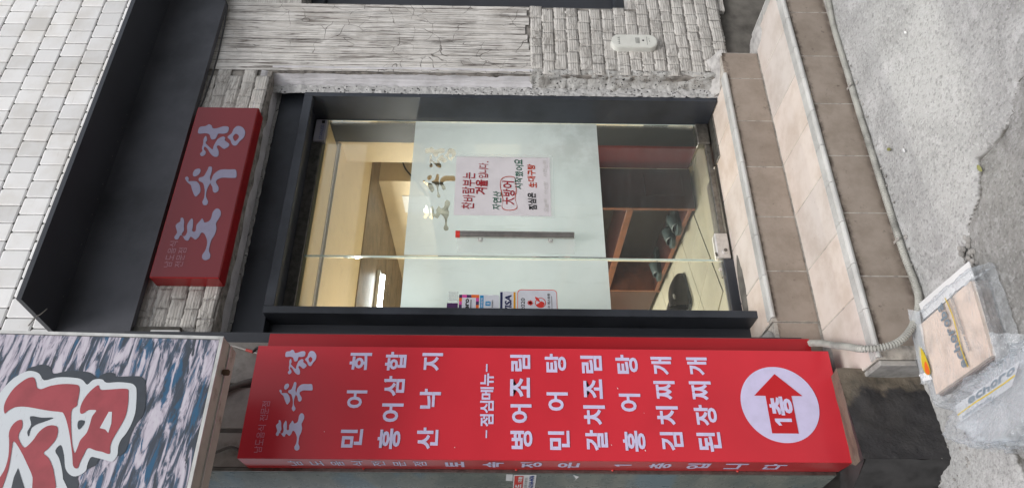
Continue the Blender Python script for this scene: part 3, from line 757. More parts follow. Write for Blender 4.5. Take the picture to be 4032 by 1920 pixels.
# ================================================================ CANOPY
can = thing('steel_canopy', 'long charcoal steel canopy box between the tiled wall and the brick wall', 'canopy', (2.2, -.4, 3.1))
part('soffit_panel', MB().add([(1.225,-.580,3.400),(4.8,-.580,3.400),(4.8,-.290,3.400),(1.195,-.290,3.400),(1.225,-.580,3.420),(4.8,-.580,3.420),(4.8,-.290,3.420),(1.195,-.290,3.420)], [(3,2,1,0),(4,5,6,7),(0,1,5,4),(1,2,6,5),(2,3,7,6),(3,0,4,7)]), M['black_steel2'], can)
part('front_panel', MB().add([(1.10,-.317,3.095),(3.19,-.317,3.095),(3.235,-.317,3.115),(4.8,-.317,3.115),(4.8,-.317,3.3997),(1.10,-.317,3.3997),(1.10,-.285,3.095),(3.19,-.285,3.095),(3.235,-.285,3.115),(4.8,-.285,3.115),(4.8,-.285,3.3997),(1.10,-.285,3.3997)],
     [(0,1,2,3,4,5),(11,10,9,8,7,6),(0,6,7,1),(1,7,8,2),(2,8,9,3),(3,9,10,4),(4,10,11,5),(5,11,6,0)]), M['panel_steel_lit'], can)
rm = MB().sphere((0, 0, 0), .0028, 6, 4).mesh('rivet', M['steel_dark'])
for k in range(24): link('rivet', rm, can, (1.35+k*.082+rnd.random()*.01, -.345, 3.399))
mb = MB().tube([(3.235,-.30,3.16),(3.20,-.325,3.10),(3.131,-.33,3.07),(2.965,-.33,3.056),(2.76,-.33,3.046),(2.635,-.33,3.047),(2.481,-.325,3.056),(2.397,-.318,3.069),(2.30,-.30,3.085)], .0045, 8)
solo('black_cable', mb, M['cable'], 'thin black cable sagging along the lower edge of the dark canopy', 'cable', smooth=True)

# ================================================================ UPPER RED SIGN
LOGO = {
  'A': [(0.944, 1.0), (0.977, 0.987), (0.985, 0.877), (1.0, 0.817), (0.989, 0.753), (0.968, 0.715), (0.968, 0.634), (0.984, 0.519), (0.983, 0.417), (0.963, 0.383), (0.934, 0.396), (0.924, 0.481), (0.924, 0.57), (0.906, 0.587), (0.883, 0.604), (0.876, 0.668), (0.892, 0.711), (0.918, 0.753), (0.926, 0.843), (0.922, 0.919), (0.924, 0.979)],
  'B': [(0.904, 0.809), (0.87, 0.766), (0.85, 0.783), (0.826, 0.715), (0.798, 0.609), (0.82, 0.604), (0.843, 0.591), (0.864, 0.574), (0.883, 0.549), (0.902, 0.464), (0.89, 0.409), (0.871, 0.409), (0.844, 0.302), (0.822, 0.302), (0.803, 0.37), (0.814, 0.434), (0.83, 0.498), (0.82, 0.536), (0.785, 0.477), (0.747, 0.46), (0.741, 0.532), (0.765, 0.626), (0.802, 0.711), (0.819, 0.779), (0.797, 0.779), (0.777, 0.728), (0.753, 0.732), (0.743, 0.791), (0.763, 0.834), (0.785, 0.8), (0.807, 0.826), (0.844, 0.826), (0.882, 0.843)],
  'C': [(0.899, 0.37), (0.928, 0.306), (0.967, 0.285), (0.989, 0.221), (0.98, 0.119), (0.943, 0.038), (0.898, 0.038), (0.867, 0.098), (0.831, 0.153), (0.838, 0.234), (0.872, 0.294)],
  'c': [(0.899, 0.26), (0.926, 0.217), (0.908, 0.145), (0.883, 0.149), (0.866, 0.2)],
  'D': [(0.608, 0.868), (0.637, 0.851), (0.648, 0.783), (0.638, 0.736), (0.614, 0.732), (0.593, 0.774), (0.588, 0.834)],
  'E': [(0.577, 0.996), (0.586, 0.962), (0.572, 0.919), (0.552, 0.911), (0.553, 0.817), (0.547, 0.736), (0.515, 0.66), (0.475, 0.626), (0.452, 0.655), (0.439, 0.689), (0.452, 0.732), (0.492, 0.8), (0.523, 0.847), (0.539, 0.911), (0.56, 0.97)],
  'F': [(0.662, 0.587), (0.662, 0.532), (0.638, 0.511), (0.597, 0.511), (0.58, 0.511), (0.545, 0.477), (0.499, 0.506), (0.453, 0.502), (0.424, 0.468), (0.403, 0.426), (0.38, 0.438), (0.379, 0.498), (0.402, 0.536), (0.43, 0.523), (0.476, 0.54), (0.509, 0.574), (0.539, 0.621), (0.556, 0.711), (0.578, 0.719), (0.589, 0.643), (0.614, 0.617), (0.638, 0.6)],
  'G': [(0.568, 0.472), (0.604, 0.455), (0.634, 0.383), (0.644, 0.298), (0.644, 0.174), (0.644, 0.051), (0.618, 0.013), (0.585, 0.0), (0.58, 0.072), (0.581, 0.255), (0.573, 0.328), (0.56, 0.37), (0.54, 0.362), (0.511, 0.298), (0.483, 0.285), (0.468, 0.336), (0.481, 0.387), (0.511, 0.417), (0.54, 0.477)],
  'H': [(0.138, 0.86), (0.154, 0.885), (0.176, 0.86), (0.191, 0.864), (0.229, 0.919), (0.245, 0.902), (0.262, 0.855), (0.282, 0.864), (0.286, 0.826), (0.262, 0.783), (0.23, 0.766), (0.198, 0.74), (0.176, 0.766), (0.161, 0.74), (0.161, 0.694), (0.188, 0.672), (0.23, 0.706), (0.257, 0.694), (0.282, 0.655), (0.265, 0.617), (0.219, 0.591), (0.201, 0.591), (0.19, 0.557), (0.198, 0.519), (0.237, 0.532), (0.266, 0.485), (0.283, 0.46), (0.269, 0.421), (0.255, 0.391), (0.265, 0.315), (0.291, 0.289), (0.33, 0.285), (0.355, 0.23), (0.342, 0.153), (0.309, 0.123), (0.277, 0.149), (0.249, 0.174), (0.211, 0.14), (0.168, 0.149), (0.136, 0.183), (0.094, 0.187), (0.062, 0.179), (0.037, 0.136), (0.011, 0.136), (0.0, 0.2), (0.011, 0.264), (0.036, 0.281), (0.068, 0.247), (0.114, 0.247), (0.146, 0.281), (0.178, 0.345), (0.184, 0.404), (0.156, 0.43), (0.137, 0.477), (0.145, 0.523), (0.156, 0.587), (0.129, 0.613), (0.136, 0.677), (0.157, 0.728), (0.164, 0.783), (0.138, 0.804)],
}
def logo(mb, x0, x1, z0, z1, y, fn=None, rev=False, shear=0.0):
    for names in (('A',), ('B',), ('C', 'c'), ('D',), ('E',), ('F',), ('G',), ('H',)):
        loops = []
        for nme in names:
            L = smooth_loop(LOGO[nme], 3); loops.append([(x0+(x1-x0)*a+shear*(b-.5), z0+(z1-z0)*b+0*a) for a, b in L])
        flat(mb, loops, y, fn)
    return mb
def logo_parts(parent, x0, x1, z0, z1, y, mat=None):
    for names in (('A',), ('B',), ('C', 'c'), ('D',), ('E',), ('F',), ('G',), ('H',)):
        part('logo_stroke', flat(MB(), [[(x0+(x1-x0)*p, z0+(z1-z0)*q) for p, q in smooth_loop(LOGO[n_], 3)] for n_ in names], y), mat or M['lav'], parent)
us = thing('red_shop_sign', 'flat red box sign with pale brushed lettering above the entrance door', 'sign', (1.91, -.30, 2.76))
part('box', MB().box(1.442, 2.392, -.354, -.274, 2.762, 3.060, .003), M['red_shaded_side'], us)
part('face', MB().add([(1.446,-.3555,2.766),(2.388,-.3555,2.766),(2.388,-.3555,3.056),(1.446,-.3555,3.056)], [(0,1,2,3)]), M['red_shaded'], us)
logo_parts(us, 1.528, 2.28, 2.79, 3.025, -.3572, M['lav_shaded'])
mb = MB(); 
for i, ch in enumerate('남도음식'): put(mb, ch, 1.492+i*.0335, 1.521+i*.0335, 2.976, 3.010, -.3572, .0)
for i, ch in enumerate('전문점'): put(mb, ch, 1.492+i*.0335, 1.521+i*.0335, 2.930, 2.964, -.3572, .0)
spart('small_lettering', mb, M['pink_shaded'], us)

# ================================================================ DOORWAY
dw = thing('glass_entrance_door', 'frameless glass restaurant door with frosted film band in a charcoal steel portal', 'door', (2.0, -.1, .41))
part('header_panel', MB().box(1.200, 2.700, -.140, -.050, 2.6065, 2.748, .002), M['black_steel'], dw)
part('side_panel', MB().box(1.195, 1.3535, -.080, -.060, .40, 2.606, .002), M['black_steel2'], dw)
mb = MB()
mb.box(2.613, 2.638, -.200, .190, .415, 2.6055, .002)
part('right_jamb', mb, M['black_steel'], dw)
part('left_jamb', MB().box(1.354, 1.389, -.200, .190, .405, 2.6055, .002), M['black_steel'], dw)
part('lintel', MB().box(1.3895, 2.6125, -.200, -.165, 2.560, 2.6055, .002).box(1.3895, 2.6125, -.166, .190, 2.586, 2.6050), M['black_steel'], dw)
part('lintel_track', MB().box(1.39, 2.612, -.008, .010, 2.530, 2.5855, .002), M['steel_dark'], dw)
leaf = part('door_leaf', MB().box(1.7585, 2.609, -.0055, .0055, .445, 2.524), M['glass'], dw)
part('edge', MB().box(2.6092, 2.6118, -.006, .006, .445, 2.524), M['glass_edge'], leaf)
part('edge', MB().box(1.7552, 1.7582, -.006, .006, .50, 2.524), M['glass_edge'], leaf)
fixed = part('fixed_pane', MB().box(1.392, 1.7475, -.0055, .0055, .455, 2.5255), M['glass'], dw)
part('edge', MB().box(1.7478, 1.7505, -.006, .006, .455, 2.5255), M['glass_edge'], fixed)
# frosted films, the logo cut out of the leaf's film
loops = [rect(1.762, 2.606, 1.037, 2.035)]
for nme in 'ABCDEFGHc':
    loops.append([(1.905+(2.432-1.905)*a, 1.800+(1.972-1.800)*b) for a, b in smooth_loop(LOGO[nme], 2)])
mb = MB(); flat(mb, loops, -.0072); part('frosted_film', mb, M['film'], leaf)
part('frosted_film', MB().add([(1.394,-.0072,1.030),(1.745,-.0072,1.030),(1.745,-.0072,2.030),(1.394,-.0072,2.030)], [(0,1,2,3)]), M['film'], fixed)
hp = part('patch_fitting', MB().box(2.455, 2.600, -.024, .022, 2.516, 2.577, .003), M['patch_pale'], dw); 
mb = MB(); put(mb, 'STAINLESS', 2.462, 2.560, 2.530, 2.546, -.0247, .0); spart('lettering', mb, M['ink_blue'], hp)
part('label', MB().add([(2.572,-.0249,2.527),(2.592,-.0249,2.527),(2.592,-.0249,2.544),(2.572,-.0249,2.544)], [(0,1,2,3)]), M['ink'], hp)
part('bottom_rail', MB().box(1.90, 2.608, -.012, .012, .425, .452, .003), M['steel_dark'], dw)
part('hinge_patch', MB().box(2.470, 2.608, -.024, .024, .424, .492, .004), M['steel_dark'], dw)
lk = part('lock_box', MB().box(1.757, 1.900, -.026, .026, .418, .485, .004), M['steel'], dw)
mb = MB().tube([(1.795,-.026,.445),(1.795,-.036,.445)], .015, 18); part('cylinder', mb, M['steel'], lk)
mb = MB().tube([(1.795,-.036,.445),(1.795,-.0385,.445)], .009, 14); mb.box(1.793, 1.797, -.0392, -.0386, .438, .452); part('keyway', mb, M['steel_dark'], lk)
part('bolt', MB().box(1.765, 1.785, -.03, -.026, .487, .497, .001), M['steel_dark'], lk)
part('floor_closer', MB().box(2.33, 2.612, -.095, .045, .405, .4165, .003), M['steel_dark'], dw)
part('channel', MB().box(1.39, 1.753, -.025, .025, .405, .458, .003), M['black_steel2'], dw)
part('cement_fillet', lump(1.57, -.075, .400, .20, .045, .020, 11), M['cement_dark'], dw, smooth=True)
part('threshold', MB().box(1.755, 2.33, -.03, .19, .400, .4120, .002), M['steel_dark'], dw)
hd = part('handle', MB().tube([(1.853,-.062,1.197),(1.853,-.062,1.780)], .0175, 24), M['handle_steel'], dw, smooth=True, sharp=40)
for z in (1.31, 1.66):
    mb = MB().tube([(1.853,-.050,z),(1.853,-.007,z)], .007, 12); mb.tube([(1.853,-.012,z),(1.853,-.007,z)], .014, 14); part('standoff', mb, M['steel'], hd, smooth=True, sharp=40)
mb = MB().tube([(1.853,-.062,1.760),(1.853,-.062,1.782)], .0182, 24); gp = part('sticker', mb, M['sred'], hd, smooth=True, sharp=40)
P = np.zeros((16, 6, 3))
for j in range(16):
    for i in range(6):
        u = i/5; z = 1.19+.585*j/15; P[j,i] = (1.853-.075*u+.010*N(z*9, u*2), -.048+.040*u+.012*N(z*14, u*3, 2), z+.012*N(u*4, j))
part('protective_wrap', MB().grid(P), M['tape'], hd, smooth=True)
part('vent_hole', MB().tube([(1.70,-.0058,.478),(1.70,-.0115,.478)], .0085, 16), M['steel'], fixed)

# ---- poster taped on the door
ps = thing('handwritten_poster', 'white paper poster handwritten in red green and black taped to the door film', 'poster', (2.18, -.010, 1.55))
P = np.zeros((12, 9, 3))
for j in range(12):
    for i in range(9):
        u, v = i/8, j/11; P[j,i] = (1.997+.373*u, -.0098-.0018*abs(N(u*2, v*3)), 1.301+.500*v)
part('sheet', MB().grid(P), M['paper'], ps, smooth=True)
PY = -.0122
def word(s, x0, x1, z0, z1, mat, bold=.012, wob=.004, shear=.004):
    mb = MB(); n = len(s); w = (x1-x0)/n
    for i, ch in enumerate(s):
        if ch == ' ': continue
        dz = (rnd.random()-.5)*wob*2
        if ch == '.': put(mb, ch, x0+i*w+w*.1, x0+i*w+w*.3, z0+dz, z0+dz+.008, PY, bold); continue
        put(mb, ch, x0+i*w+w*.05, x0+(i+1)*w-w*.07, z0+dz, z1+dz, PY, bold, None, shear)
    spart('handwriting', mb, mat, ps)
word('찬바람부는', 2.032, 2.268, 1.698, 1.762, M['ink_red'], .01)
word('겨울', 2.122, 2.222, 1.632, 1.694, M['ink_red'], .025)
word('입니다.', 2.226, 2.362, 1.630, 1.680, M['ink_red'], .005)
word('자연산', 2.030, 2.148, 1.560, 1.603, M['ink_green'], .015)
word('大방어', 2.062, 2.215, 1.490, 1.552, M['ink_red'], .02)
word('시작했어요', 2.160, 2.358, 1.446, 1.488, M['ink_green'], .015)
word('점심은', 2.031, 2.142, 1.378, 1.420, M['ink'], .03)
word('生대구탕', 2.170, 2.325, 1.378, 1.420, M['ink_orange'], .025)
ring = [(2.045,1.555),(2.028,1.53),(2.032,1.49),(2.05,1.476),(2.10,1.486),(2.15,1.480),(2.20,1.484),(2.238,1.492),(2.242,1.53),(2.225,1.560),(2.18,1.566),(2.13,1.558),(2.09,1.552)]
R1 = smooth_loop(ring, 4); c_ = np.mean(np.array(R1), 0); R2 = [tuple(np.array(p)+(c_-np.array(p))/np.linalg.norm(c_-np.array(p))*.0042) for p in R1]
mb = MB(); n = len(R1); mb.add([(a, PY, b) for a, b in R1]+[(a, PY, b) for a, b in R2], [(i, (i+1) % n, n+(i+1) % n, n+i) for i in range(n)]); part('red_ring', mb, M['ink_orange'], ps)
word('오늘의 신선한 자연산회', 2.02, 2.35, 1.318, 1.338, M['ink_faint'], .0, .002)
mb = MB(); mb.add([(1.985,-.0126,1.285),(2.380,-.0126,1.285),(2.380,-.0126,1.306),(1.985,-.0126,1.306)], [(0,1,2,3)]); mb.add([(2.362,-.0127,1.307),(2.385,-.0127,1.307),(2.385,-.0127,1.81),(2.362,-.0127,1.81)], [(0,1,2,3)]); mb.add([(1.985,-.0127,1.307),(2.000,-.0127,1.307),(2.000,-.0127,1.46),(1.985,-.0127,1.46)], [(0,1,2,3)])
spart('tape_strips', mb, M['tape'], ps)

# ---- stickers on the fixed pane
SY0 = -.0085
def sbox(mb, x0, x1, z0, z1, k): return mb.box(x0, x1, SY0-.0004*k-.0003, SY0-.0004*k, z0, z1)
t_ = thing('payment_sticker', 'white VISA sticker with navy top bar and amber bottom bar on the fixed glass', 'sticker', (1.52, SY0, 1.52))
part('base', sbox(MB(), 1.440, 1.567, 1.481, 1.560, 0), M['sticker'], t_)
part('bar', sbox(MB(), 1.440, 1.564, 1.547, 1.558, 1), M['navy'], t_); part('bar', sbox(MB(), 1.440, 1.564, 1.485, 1.4945, 1), M['gold'], t_)
spart('lettering', put(MB(), 'VISA', 1.450, 1.552, 1.504, 1.536, SY0-.0012, .035, None, .006), M['navy'], t_)
t_ = thing('award_sticker', 'large white rounded sticker with thin red border and red round emblem on the fixed glass', 'sticker', (1.52, SY0, 1.38))
part('border', flat(MB(), [rect(1.430, 1.579, 1.286, 1.4765, .020), rect(1.432, 1.5755, 1.2885, 1.4735, .018)], SY0-.0006), M['sred'], t_)
part('base', flat(MB(), [rect(1.432, 1.5755, 1.2885, 1.4735, .018)], SY0-.0005), M['sticker'], t_)
mb = MB(); put(mb, '2020', 1.468, 1.533, 1.441, 1.459, SY0-.0012, .01); put(mb, '우수 레스토랑', 1.466, 1.559, 1.319, 1.333, SY0-.0012, .02); mb.box(1.47, 1.545, SY0-.0013, SY0-.0011, 1.311, 1.313); spart('lettering', mb, M['ink'], t_)
mb = MB(); fx, fz = 1.508, 1.415
for k in range(8):
    q = k*math.pi/4; mb.add([(fx+.004*math.cos(q+1.57), SY0-.0012, fz+.004*math.sin(q+1.57)), (fx+.014*math.cos(q+.2), SY0-.0012, fz+.014*math.sin(q+.2)), (fx+.014*math.cos(q-.2), SY0-.0012, fz+.014*math.sin(q-.2)), (fx+.004*math.cos(q-1.57), SY0-.0012, fz+.004*math.sin(q-1.57))], [(0,1,2,3)])
spart('flower', mb, M['sred'], t_)
ex, ez = 1.509, 1.366
mb = MB(); flat(mb, [[(ex+.027*math.cos(q*.2618), ez+.026*math.sin(q*.2618)) for q in range(24)], [(ex+.0235*math.cos(q*.2618), ez+.0225*math.sin(q*.2618)) for q in range(24)]], SY0-.0012)
flat(mb, [smooth_loop([(ex-.012,ez+.020),(ex-.002,ez+.008),(ex+.006,ez),(ex-.004,ez-.012),(ex-.020,ez-.014),(ex-.024,ez+.004)])], SY0-.0014)
flat(mb, [smooth_loop([(ex+.012,ez+.018),(ex+.030,ez+.026),(ex+.026,ez+.012),(ex+.012,ez+.004),(ex+.004,ez+.002)])], SY0-.0014); flat(mb, [smooth_loop([(ex-.010,ez-.018),(ex+.002,ez-.016),(ex+.008,ez-.002),(ex,ez-.005),(ex-.010,ez-.012)])], SY0-.0016); spart('emblem', mb, M['sred'], t_)
t_ = thing('checked_sticker', 'white sticker with magenta orange and purple checked border on the fixed glass', 'sticker', (1.5, SY0, 1.71))
cs = [M['magenta'], M['orange'], M['purple']]; cc = [MB(), MB(), MB()]
xs_ = [1.440, 1.459, 1.477, 1.495, 1.513, 1.531, 1.548]
for q in range(6): sbox(cc[q % 3], xs_[q], xs_[q+1]-.0002, 1.7402, 1.754, 1); sbox(cc[(q+2) % 3], xs_[q], xs_[q+1]-.0002, 1.659, 1.6736, 1)
zz = [1.674, 1.696, 1.718, 1.740]
for q in range(3): sbox(cc[(q+1) % 3], 1.5322, 1.548, zz[q], zz[q+1]-.0002, 1)
for q in range(3): spart('check_pattern', cc[q], cs[q], t_)
part('centre', sbox(MB(), 1.440, 1.532, 1.674, 1.740, 2), M['sticker'], t_)
mb = MB(); put(mb, 'zero', 1.450, 1.5265, 1.706, 1.723, SY0-.0015, .04); mb.box(1.475, 1.522, SY0-.0016, SY0-.0014, 1.695, 1.699); spart('lettering', mb, M['ink'], t_)
t_ = thing('blue_band_sticker', 'pale grey sticker with bright blue top band and blue square mark on the fixed glass', 'sticker', (1.5, SY0, 1.61))
part('base', flat(MB(), [rect(1.440, 1.548, 1.563, 1.655, .010)], SY0-.0003), M['sticker'], t_)
part('band', sbox(MB(), 1.440, 1.545, 1.6375, 1.6545, 1), M['cyan'], t_)
part('mark', flat(MB(), [rect(1.490, 1.514, 1.604, 1.628, .003)], SY0-.0008), M['cyan'], t_)
mb = MB(); put(mb, '支', 1.494, 1.510, 1.608, 1.624, SY0-.0011, .02); put(mb, '간편결제', 1.470, 1.53, 1.641, 1.651, SY0-.0012, .01); spart('lettering', mb, M['sticker'], t_)
spart('lettering', put(MB(), '제로페이', 1.480, 1.520, 1.590, 1.599, SY0-.0011, .01), M['ink'], t_)
solo('dark_edged_sticker', sbox(MB(), 1.440, 1.503, 1.759, 1.811, 0), M['purple'], 'small dark edged square sticker just above the checked sticker on the fixed glass', 'sticker')
solo('sticker_residue', sbox(MB(), 1.514, 1.564, 1.759, 1.806, 0), M['tape'], 'faint clear residue square of a removed sticker on the frosted glass', 'sticker')

# ---- door chime on the pier
al = thing('wall_intercom', 'slim white rounded security plate mounted upright on the white brick pier', 'intercom', (2.945, -.285, .85))
mb = MB(); rr_ = rect(2.893, 2.990, .722, .972, .046); mb.prism_y(rr_, -.304, -.270); part('body', mb, M['white_plastic'], al, smooth=True, sharp=35)
mb = MB(); rr2 = rect(2.897, 2.986, .726, .968, .043); mb.prism_y(rr2, -.3065, -.3038); part('cover', mb, M['white_plastic'], al, smooth=True, sharp=35)
mb = MB()
for i in range(4): put(mb, 'ㅅ', 2.915+i*.0145, 2.925+i*.0145, .926, .938, -.3072, .05)
for i in range(4): mb.box(2.922, 2.965, -.3074, -.3070, .838-i*.006, .840-i*.006)
mb.box(2.912, 2.972, -.3074, -.3070, .778, .7795); mb.box(2.934, 2.944, -.3074, -.3070, .764, .766); mb.box(2.950, 2.962, -.3074, -.3070, .766, .7675)
spart('print', mb, M['ink'], al)
part('button', MB().tube([(2.944,-.306,.800),(2.944,-.3085,.800)], .0052, 14), M['ink'], al)

# ================================================================ PILLAR LEFT OF THE DOOR
pi = thing('boarded_pillar', 'grimy pillar of white boards with worn glass side behind the tall red sign', 'pillar', (.9, -.36, .3))
for a, b, z0 in ((.6500, .7790, .31), (.7960, .9590, .31), (.9760, 1.1500, .31)):
    part('board', MB().box(a, b, -.356, -.335, z0, 3.10, .002), M['boards'], pi)
part('backing', MB().box(.648, 1.190, -.334, .20, .30, 3.12), M['in_dark'], pi)
part('corner_trim', MB().box(.7794, .7955, -.352, -.340, .31, 3.09), M['cable_grey'], pi)
part('corner_trim', MB().box(.9594, .9755, -.352, -.340, .31, 3.09), M['cable_grey'], pi)
mb = MB(); mb.box(1.151, 1.198, -.345, -.05, .30, 3.10); part('side_trim', mb, M['black_steel2'], pi)
A = (.634, -.352); B = (.565, .35)
mb = MB(); mb.add([(A[0],A[1],.285),(B[0],B[1],.285),(B[0],B[1],3.1),(A[0],A[1],3.1),(A[0]+.012,A[1],.285),(B[0]+.012,B[1],.285),(B[0]+.012,B[1],3.1),(A[0]+.012,A[1],3.1)], [(0,1,2,3),(7,6,5,4),(0,3,7,4),(1,5,6,2),(0,4,5,1),(3,2,6,7)])
part('glass_side', mb, M['shop_glass'], pi)
mb = MB(); mb.box(.6345, .6475, -.362, -.345, .285, 3.1, .001); part('corner_post', mb, M['steel_dark'], pi)
t_ = thing('card_loan_sticker', 'small white and dark red advertising card stuck on the worn glass beside the red sign', 'sticker', (.61, -.34, 1.45))
ux, uy = (B[0]-A[0]), (B[1]-A[1]); L_ = math.hypot(ux, uy); ux /= L_; uy /= L_
def gs(s, z, off=.0015): return (A[0]+ux*(-s) - off*abs(uy), A[1]+uy*(-s) + off*(ux)*-1, z)
# s runs to the right in the picture = towards the street: s=0 at the corner, negative inwards
def gq(mb, s0, s1, z0, z1, off): mb.add([gs(s0,z0,off), gs(s1,z0,off), gs(s1,z1,off), gs(s0,z1,off)], [(0,1,2,3)])
mb = MB(); gq(mb, -.215, -.004, 1.414, 1.500, .0015); part('base', mb, M['paper_white'], t_)
mb = MB(); gq(mb, -.200, -.016, 1.462, 1.496, .0022); part('block', mb, M['sred'], t_)
mb = MB(); put(mb, '카드', -.195, -.110, 1.464, 1.493, 0, .05, lambda s, z: gs(s, z, .003)); put(mb, '대출', -.085, -.020, 1.466, 1.482, 0, .03, lambda s, z: gs(s, z, .003)); spart('lettering', mb, M['paper_white'], t_)
mb = MB(); put(mb, '010-2164-4476', -.195, -.012, 1.421, 1.440, 0, .03, lambda s, z: gs(s, z, .003)); mb2_ = mb; spart('lettering', mb, M['ink_blue'], t_)
mb = MB(); put(mb, '비밀상담 신용카드', -.185, -.03, 1.446, 1.456, 0, .0, lambda s, z: gs(s, z, .003)); spart('lettering', mb, M['ink'], t_)
mb = MB(); gq(mb, -.075, -.0, 1.503, 1.528, .0016); solo('small_red_edged_sticker', mb, M['paper_white'], 'tiny torn white sticker just above the advertising card on the worn glass', 'sticker')
mb = MB().add([gs(0,1.277,.002), gs(-.045,1.262,.002), gs(-.075,1.268,.002), gs(-.02,1.252,.002)], [(0,1,2,3)]); solo('torn_paper_scrap', mb, M['paper_white'], 'torn scrap of white paper on the worn glass lower than the advertising card', 'paper scrap')
mb = MB()
for q in range(7): 
    s0 = -.16-.2*rnd.random(); z0 = 1.47+.09*rnd.random(); gq(mb, s0-.05*rnd.random()-.02, s0, z0, z0+.006+.012*rnd.random(), .0018)
part('paper_residue', mb, M['paper_white'], pi)
# cables on the pillar
pts = [(1.00,-.372,2.40),(.985,-.378,2.50),(.968,-.37,2.575),(.93,-.372,2.640),(.88,-.370,2.69),(.82,-.368,2.72),(.76,-.366,2.73),(.70,-.365,2.735)]
def cr(P, k=6):
    P = [Vector(p) for p in P]; P = [P[0]*2-P[1]]+P+[P[-1]*2-P[-2]]; out = []
    for i in range(1, len(P)-2):
        for q in range(k):
            t = q/k; out.append(.5*((2*P[i])+(P[i+1]-P[i-1])*t+(2*P[i-1]-5*P[i]+4*P[i+1]-P[i+2])*t*t+(-P[i-1]+3*P[i]-3*P[i+1]+P[i+2])*t**3))
    out.append(P[-2]); return out
cb = thing('old_grey_cable', 'thick dusty grey cable with taped joint curving over the white boards above the red sign', 'cable', (.85, -.37, 2.6))
part('run', MB().tube(cr(pts), .011, 10), M['cable_grey'], cb, smooth=True)
part('taped_joint', lump(.71, -.372, 2.70, .030, .016, .035, 9), M['steel_dark'], cb, smooth=True)
part('run', MB().tube(cr([(.69,-.37,2.69),(.70,-.372,2.62),(.72,-.37,2.56),(.69,-.37,2.50)]), .006, 8), M['cable_grey'], cb, smooth=True)
cb = thing('red_white_wires', 'thin white wire with red joint running behind the top corner of the tall red sign', 'wire', (1.08, -.38, 2.6))
part('white_wire', MB().tube(cr([(1.13,-.36,2.70),(1.125,-.37,2.63),(1.10,-.38,2.56),(1.085,-.39,2.52),(1.04,-.40,2.50),(1.03,-.40,2.46)]), .0035, 8), M['cable_white'], cb, smooth=True)
part('red_joint', MB().tube([(1.106,-.382,2.575),(1.096,-.386,2.545)], .006, 8), M['sred'], cb)
part('black_wire', MB().tube(cr([(1.096,-.386,2.545),(1.11,-.39,2.53),(1.10,-.395,2.51),(1.06,-.395,2.50),(1.05,-.40,2.47)]), .006, 8), M['cable'], cb, smooth=True)

# ================================================================ PLINTH
mb = MB(); 
prof = [(.629,-.632),(.80,-.612),(.968,-.590),(.968,-.352),(.55,-.352),(.548,-.30)]
n = 26; 
def plinth_face(x0, y0, x1, y1, z0, z1, seed, nx=40, nz=18):
    P = np.zeros((nz+1, nx+1, 3)); nv = Vector((y1-y0, -(x1-x0), 0)).normalized()
    if nv.y > 0 and abs(nv.y) > .5: nv = -nv
    for j in range(nz+1):
        for i in range(nx+1):
            u, v = i/nx, j/nz; x, y, z = x0+(x1-x0)*u, y0+(y1-y0)*u, z0+(z1-z0)*v
            k = .010*FB(u*4+seed, v*3, 2, 5)*(1 if v < 1 else .4) + (.02*max(0, .25-v)*4*FB(u*9, v*4, seed, 4) if v < .25 else 0)
            P[j,i] = (x+nv.x*k, y+nv.y*k, z)
    return P
pl_ = thing('tarred_plinth', 'low black tarred concrete plinth with brown cement edge under the tall red sign', 'plinth', (.8, -.6, 0))
mb = MB(); mb.grid(plinth_face(.629, -.632, .972, -.590, -.03, .305, 2))
P = np.zeros((7, 41, 3))
for j in range(7):
    for i in range(41):
        u, v = i/40, j/6; x = .629+(.343)*u; y = (-.632+.042*u)*(1-v)+(-.356)*v; P[j,i] = (x, y, .305-.045*v+.004*N(u*6, v*3, 4)*(v > 0))
mb.grid(P); part('front', mb, M['tar'], pl_, smooth=True)
mb = MB(); mb.grid(plinth_face(.545, -.455, .629, -.632, -.03, .295, 7, 16, 14)); mb.grid(plinth_face(.30, .10, .5445, -.455, -.03, .255, 9, 16, 14))
mb.add([(.545,-.455,.290),(.629,-.632,.300),(.66,-.352,.265),(.56,-.30,.265)], [(0,1,2,3)]); mb.add([(.30,.10,.255),(.545,-.455,.255),(.56,-.30,.29),(.565,.35,.29)], [(0,1,2,3)])
part('side', mb, M['tar_side'], pl_, smooth=True)
part('core', MB().box(.66, .965, -.56, .2, -.03, .25), M['cement_dark'], pl_)
mb = MB(); 
for q in range(26):
    a = rnd.random(); x = .50+.16*a+.05*rnd.random(); y = -.70+.22*rnd.random()-.12*a
    s_ = .003+.006*rnd.random(); mb.sphere((x, y, s_*.3), s_, 6, 4, (1, .8, .6))
for q in range(30): s_ = .004+.010*rnd.random(); mb.sphere((1.20+.07*(rnd.random()-.5)*2, -1.035+.04*(rnd.random()-.5)*2, -.012+s_*.4), s_, 6, 4, (1, .8, .7))
for q in range(60):
    s_ = .003+.005*rnd.random(); mb.sphere((.6+2.2*rnd.random(), -.74-.03*rnd.random(), .002), s_, 5, 3, (1, 1, .7))
tag(part('loose_rubble', mb, M['cement'], None), 'small broken cement rubble lying in the cracks and along the kerb', 'rubble', kind='stuff')

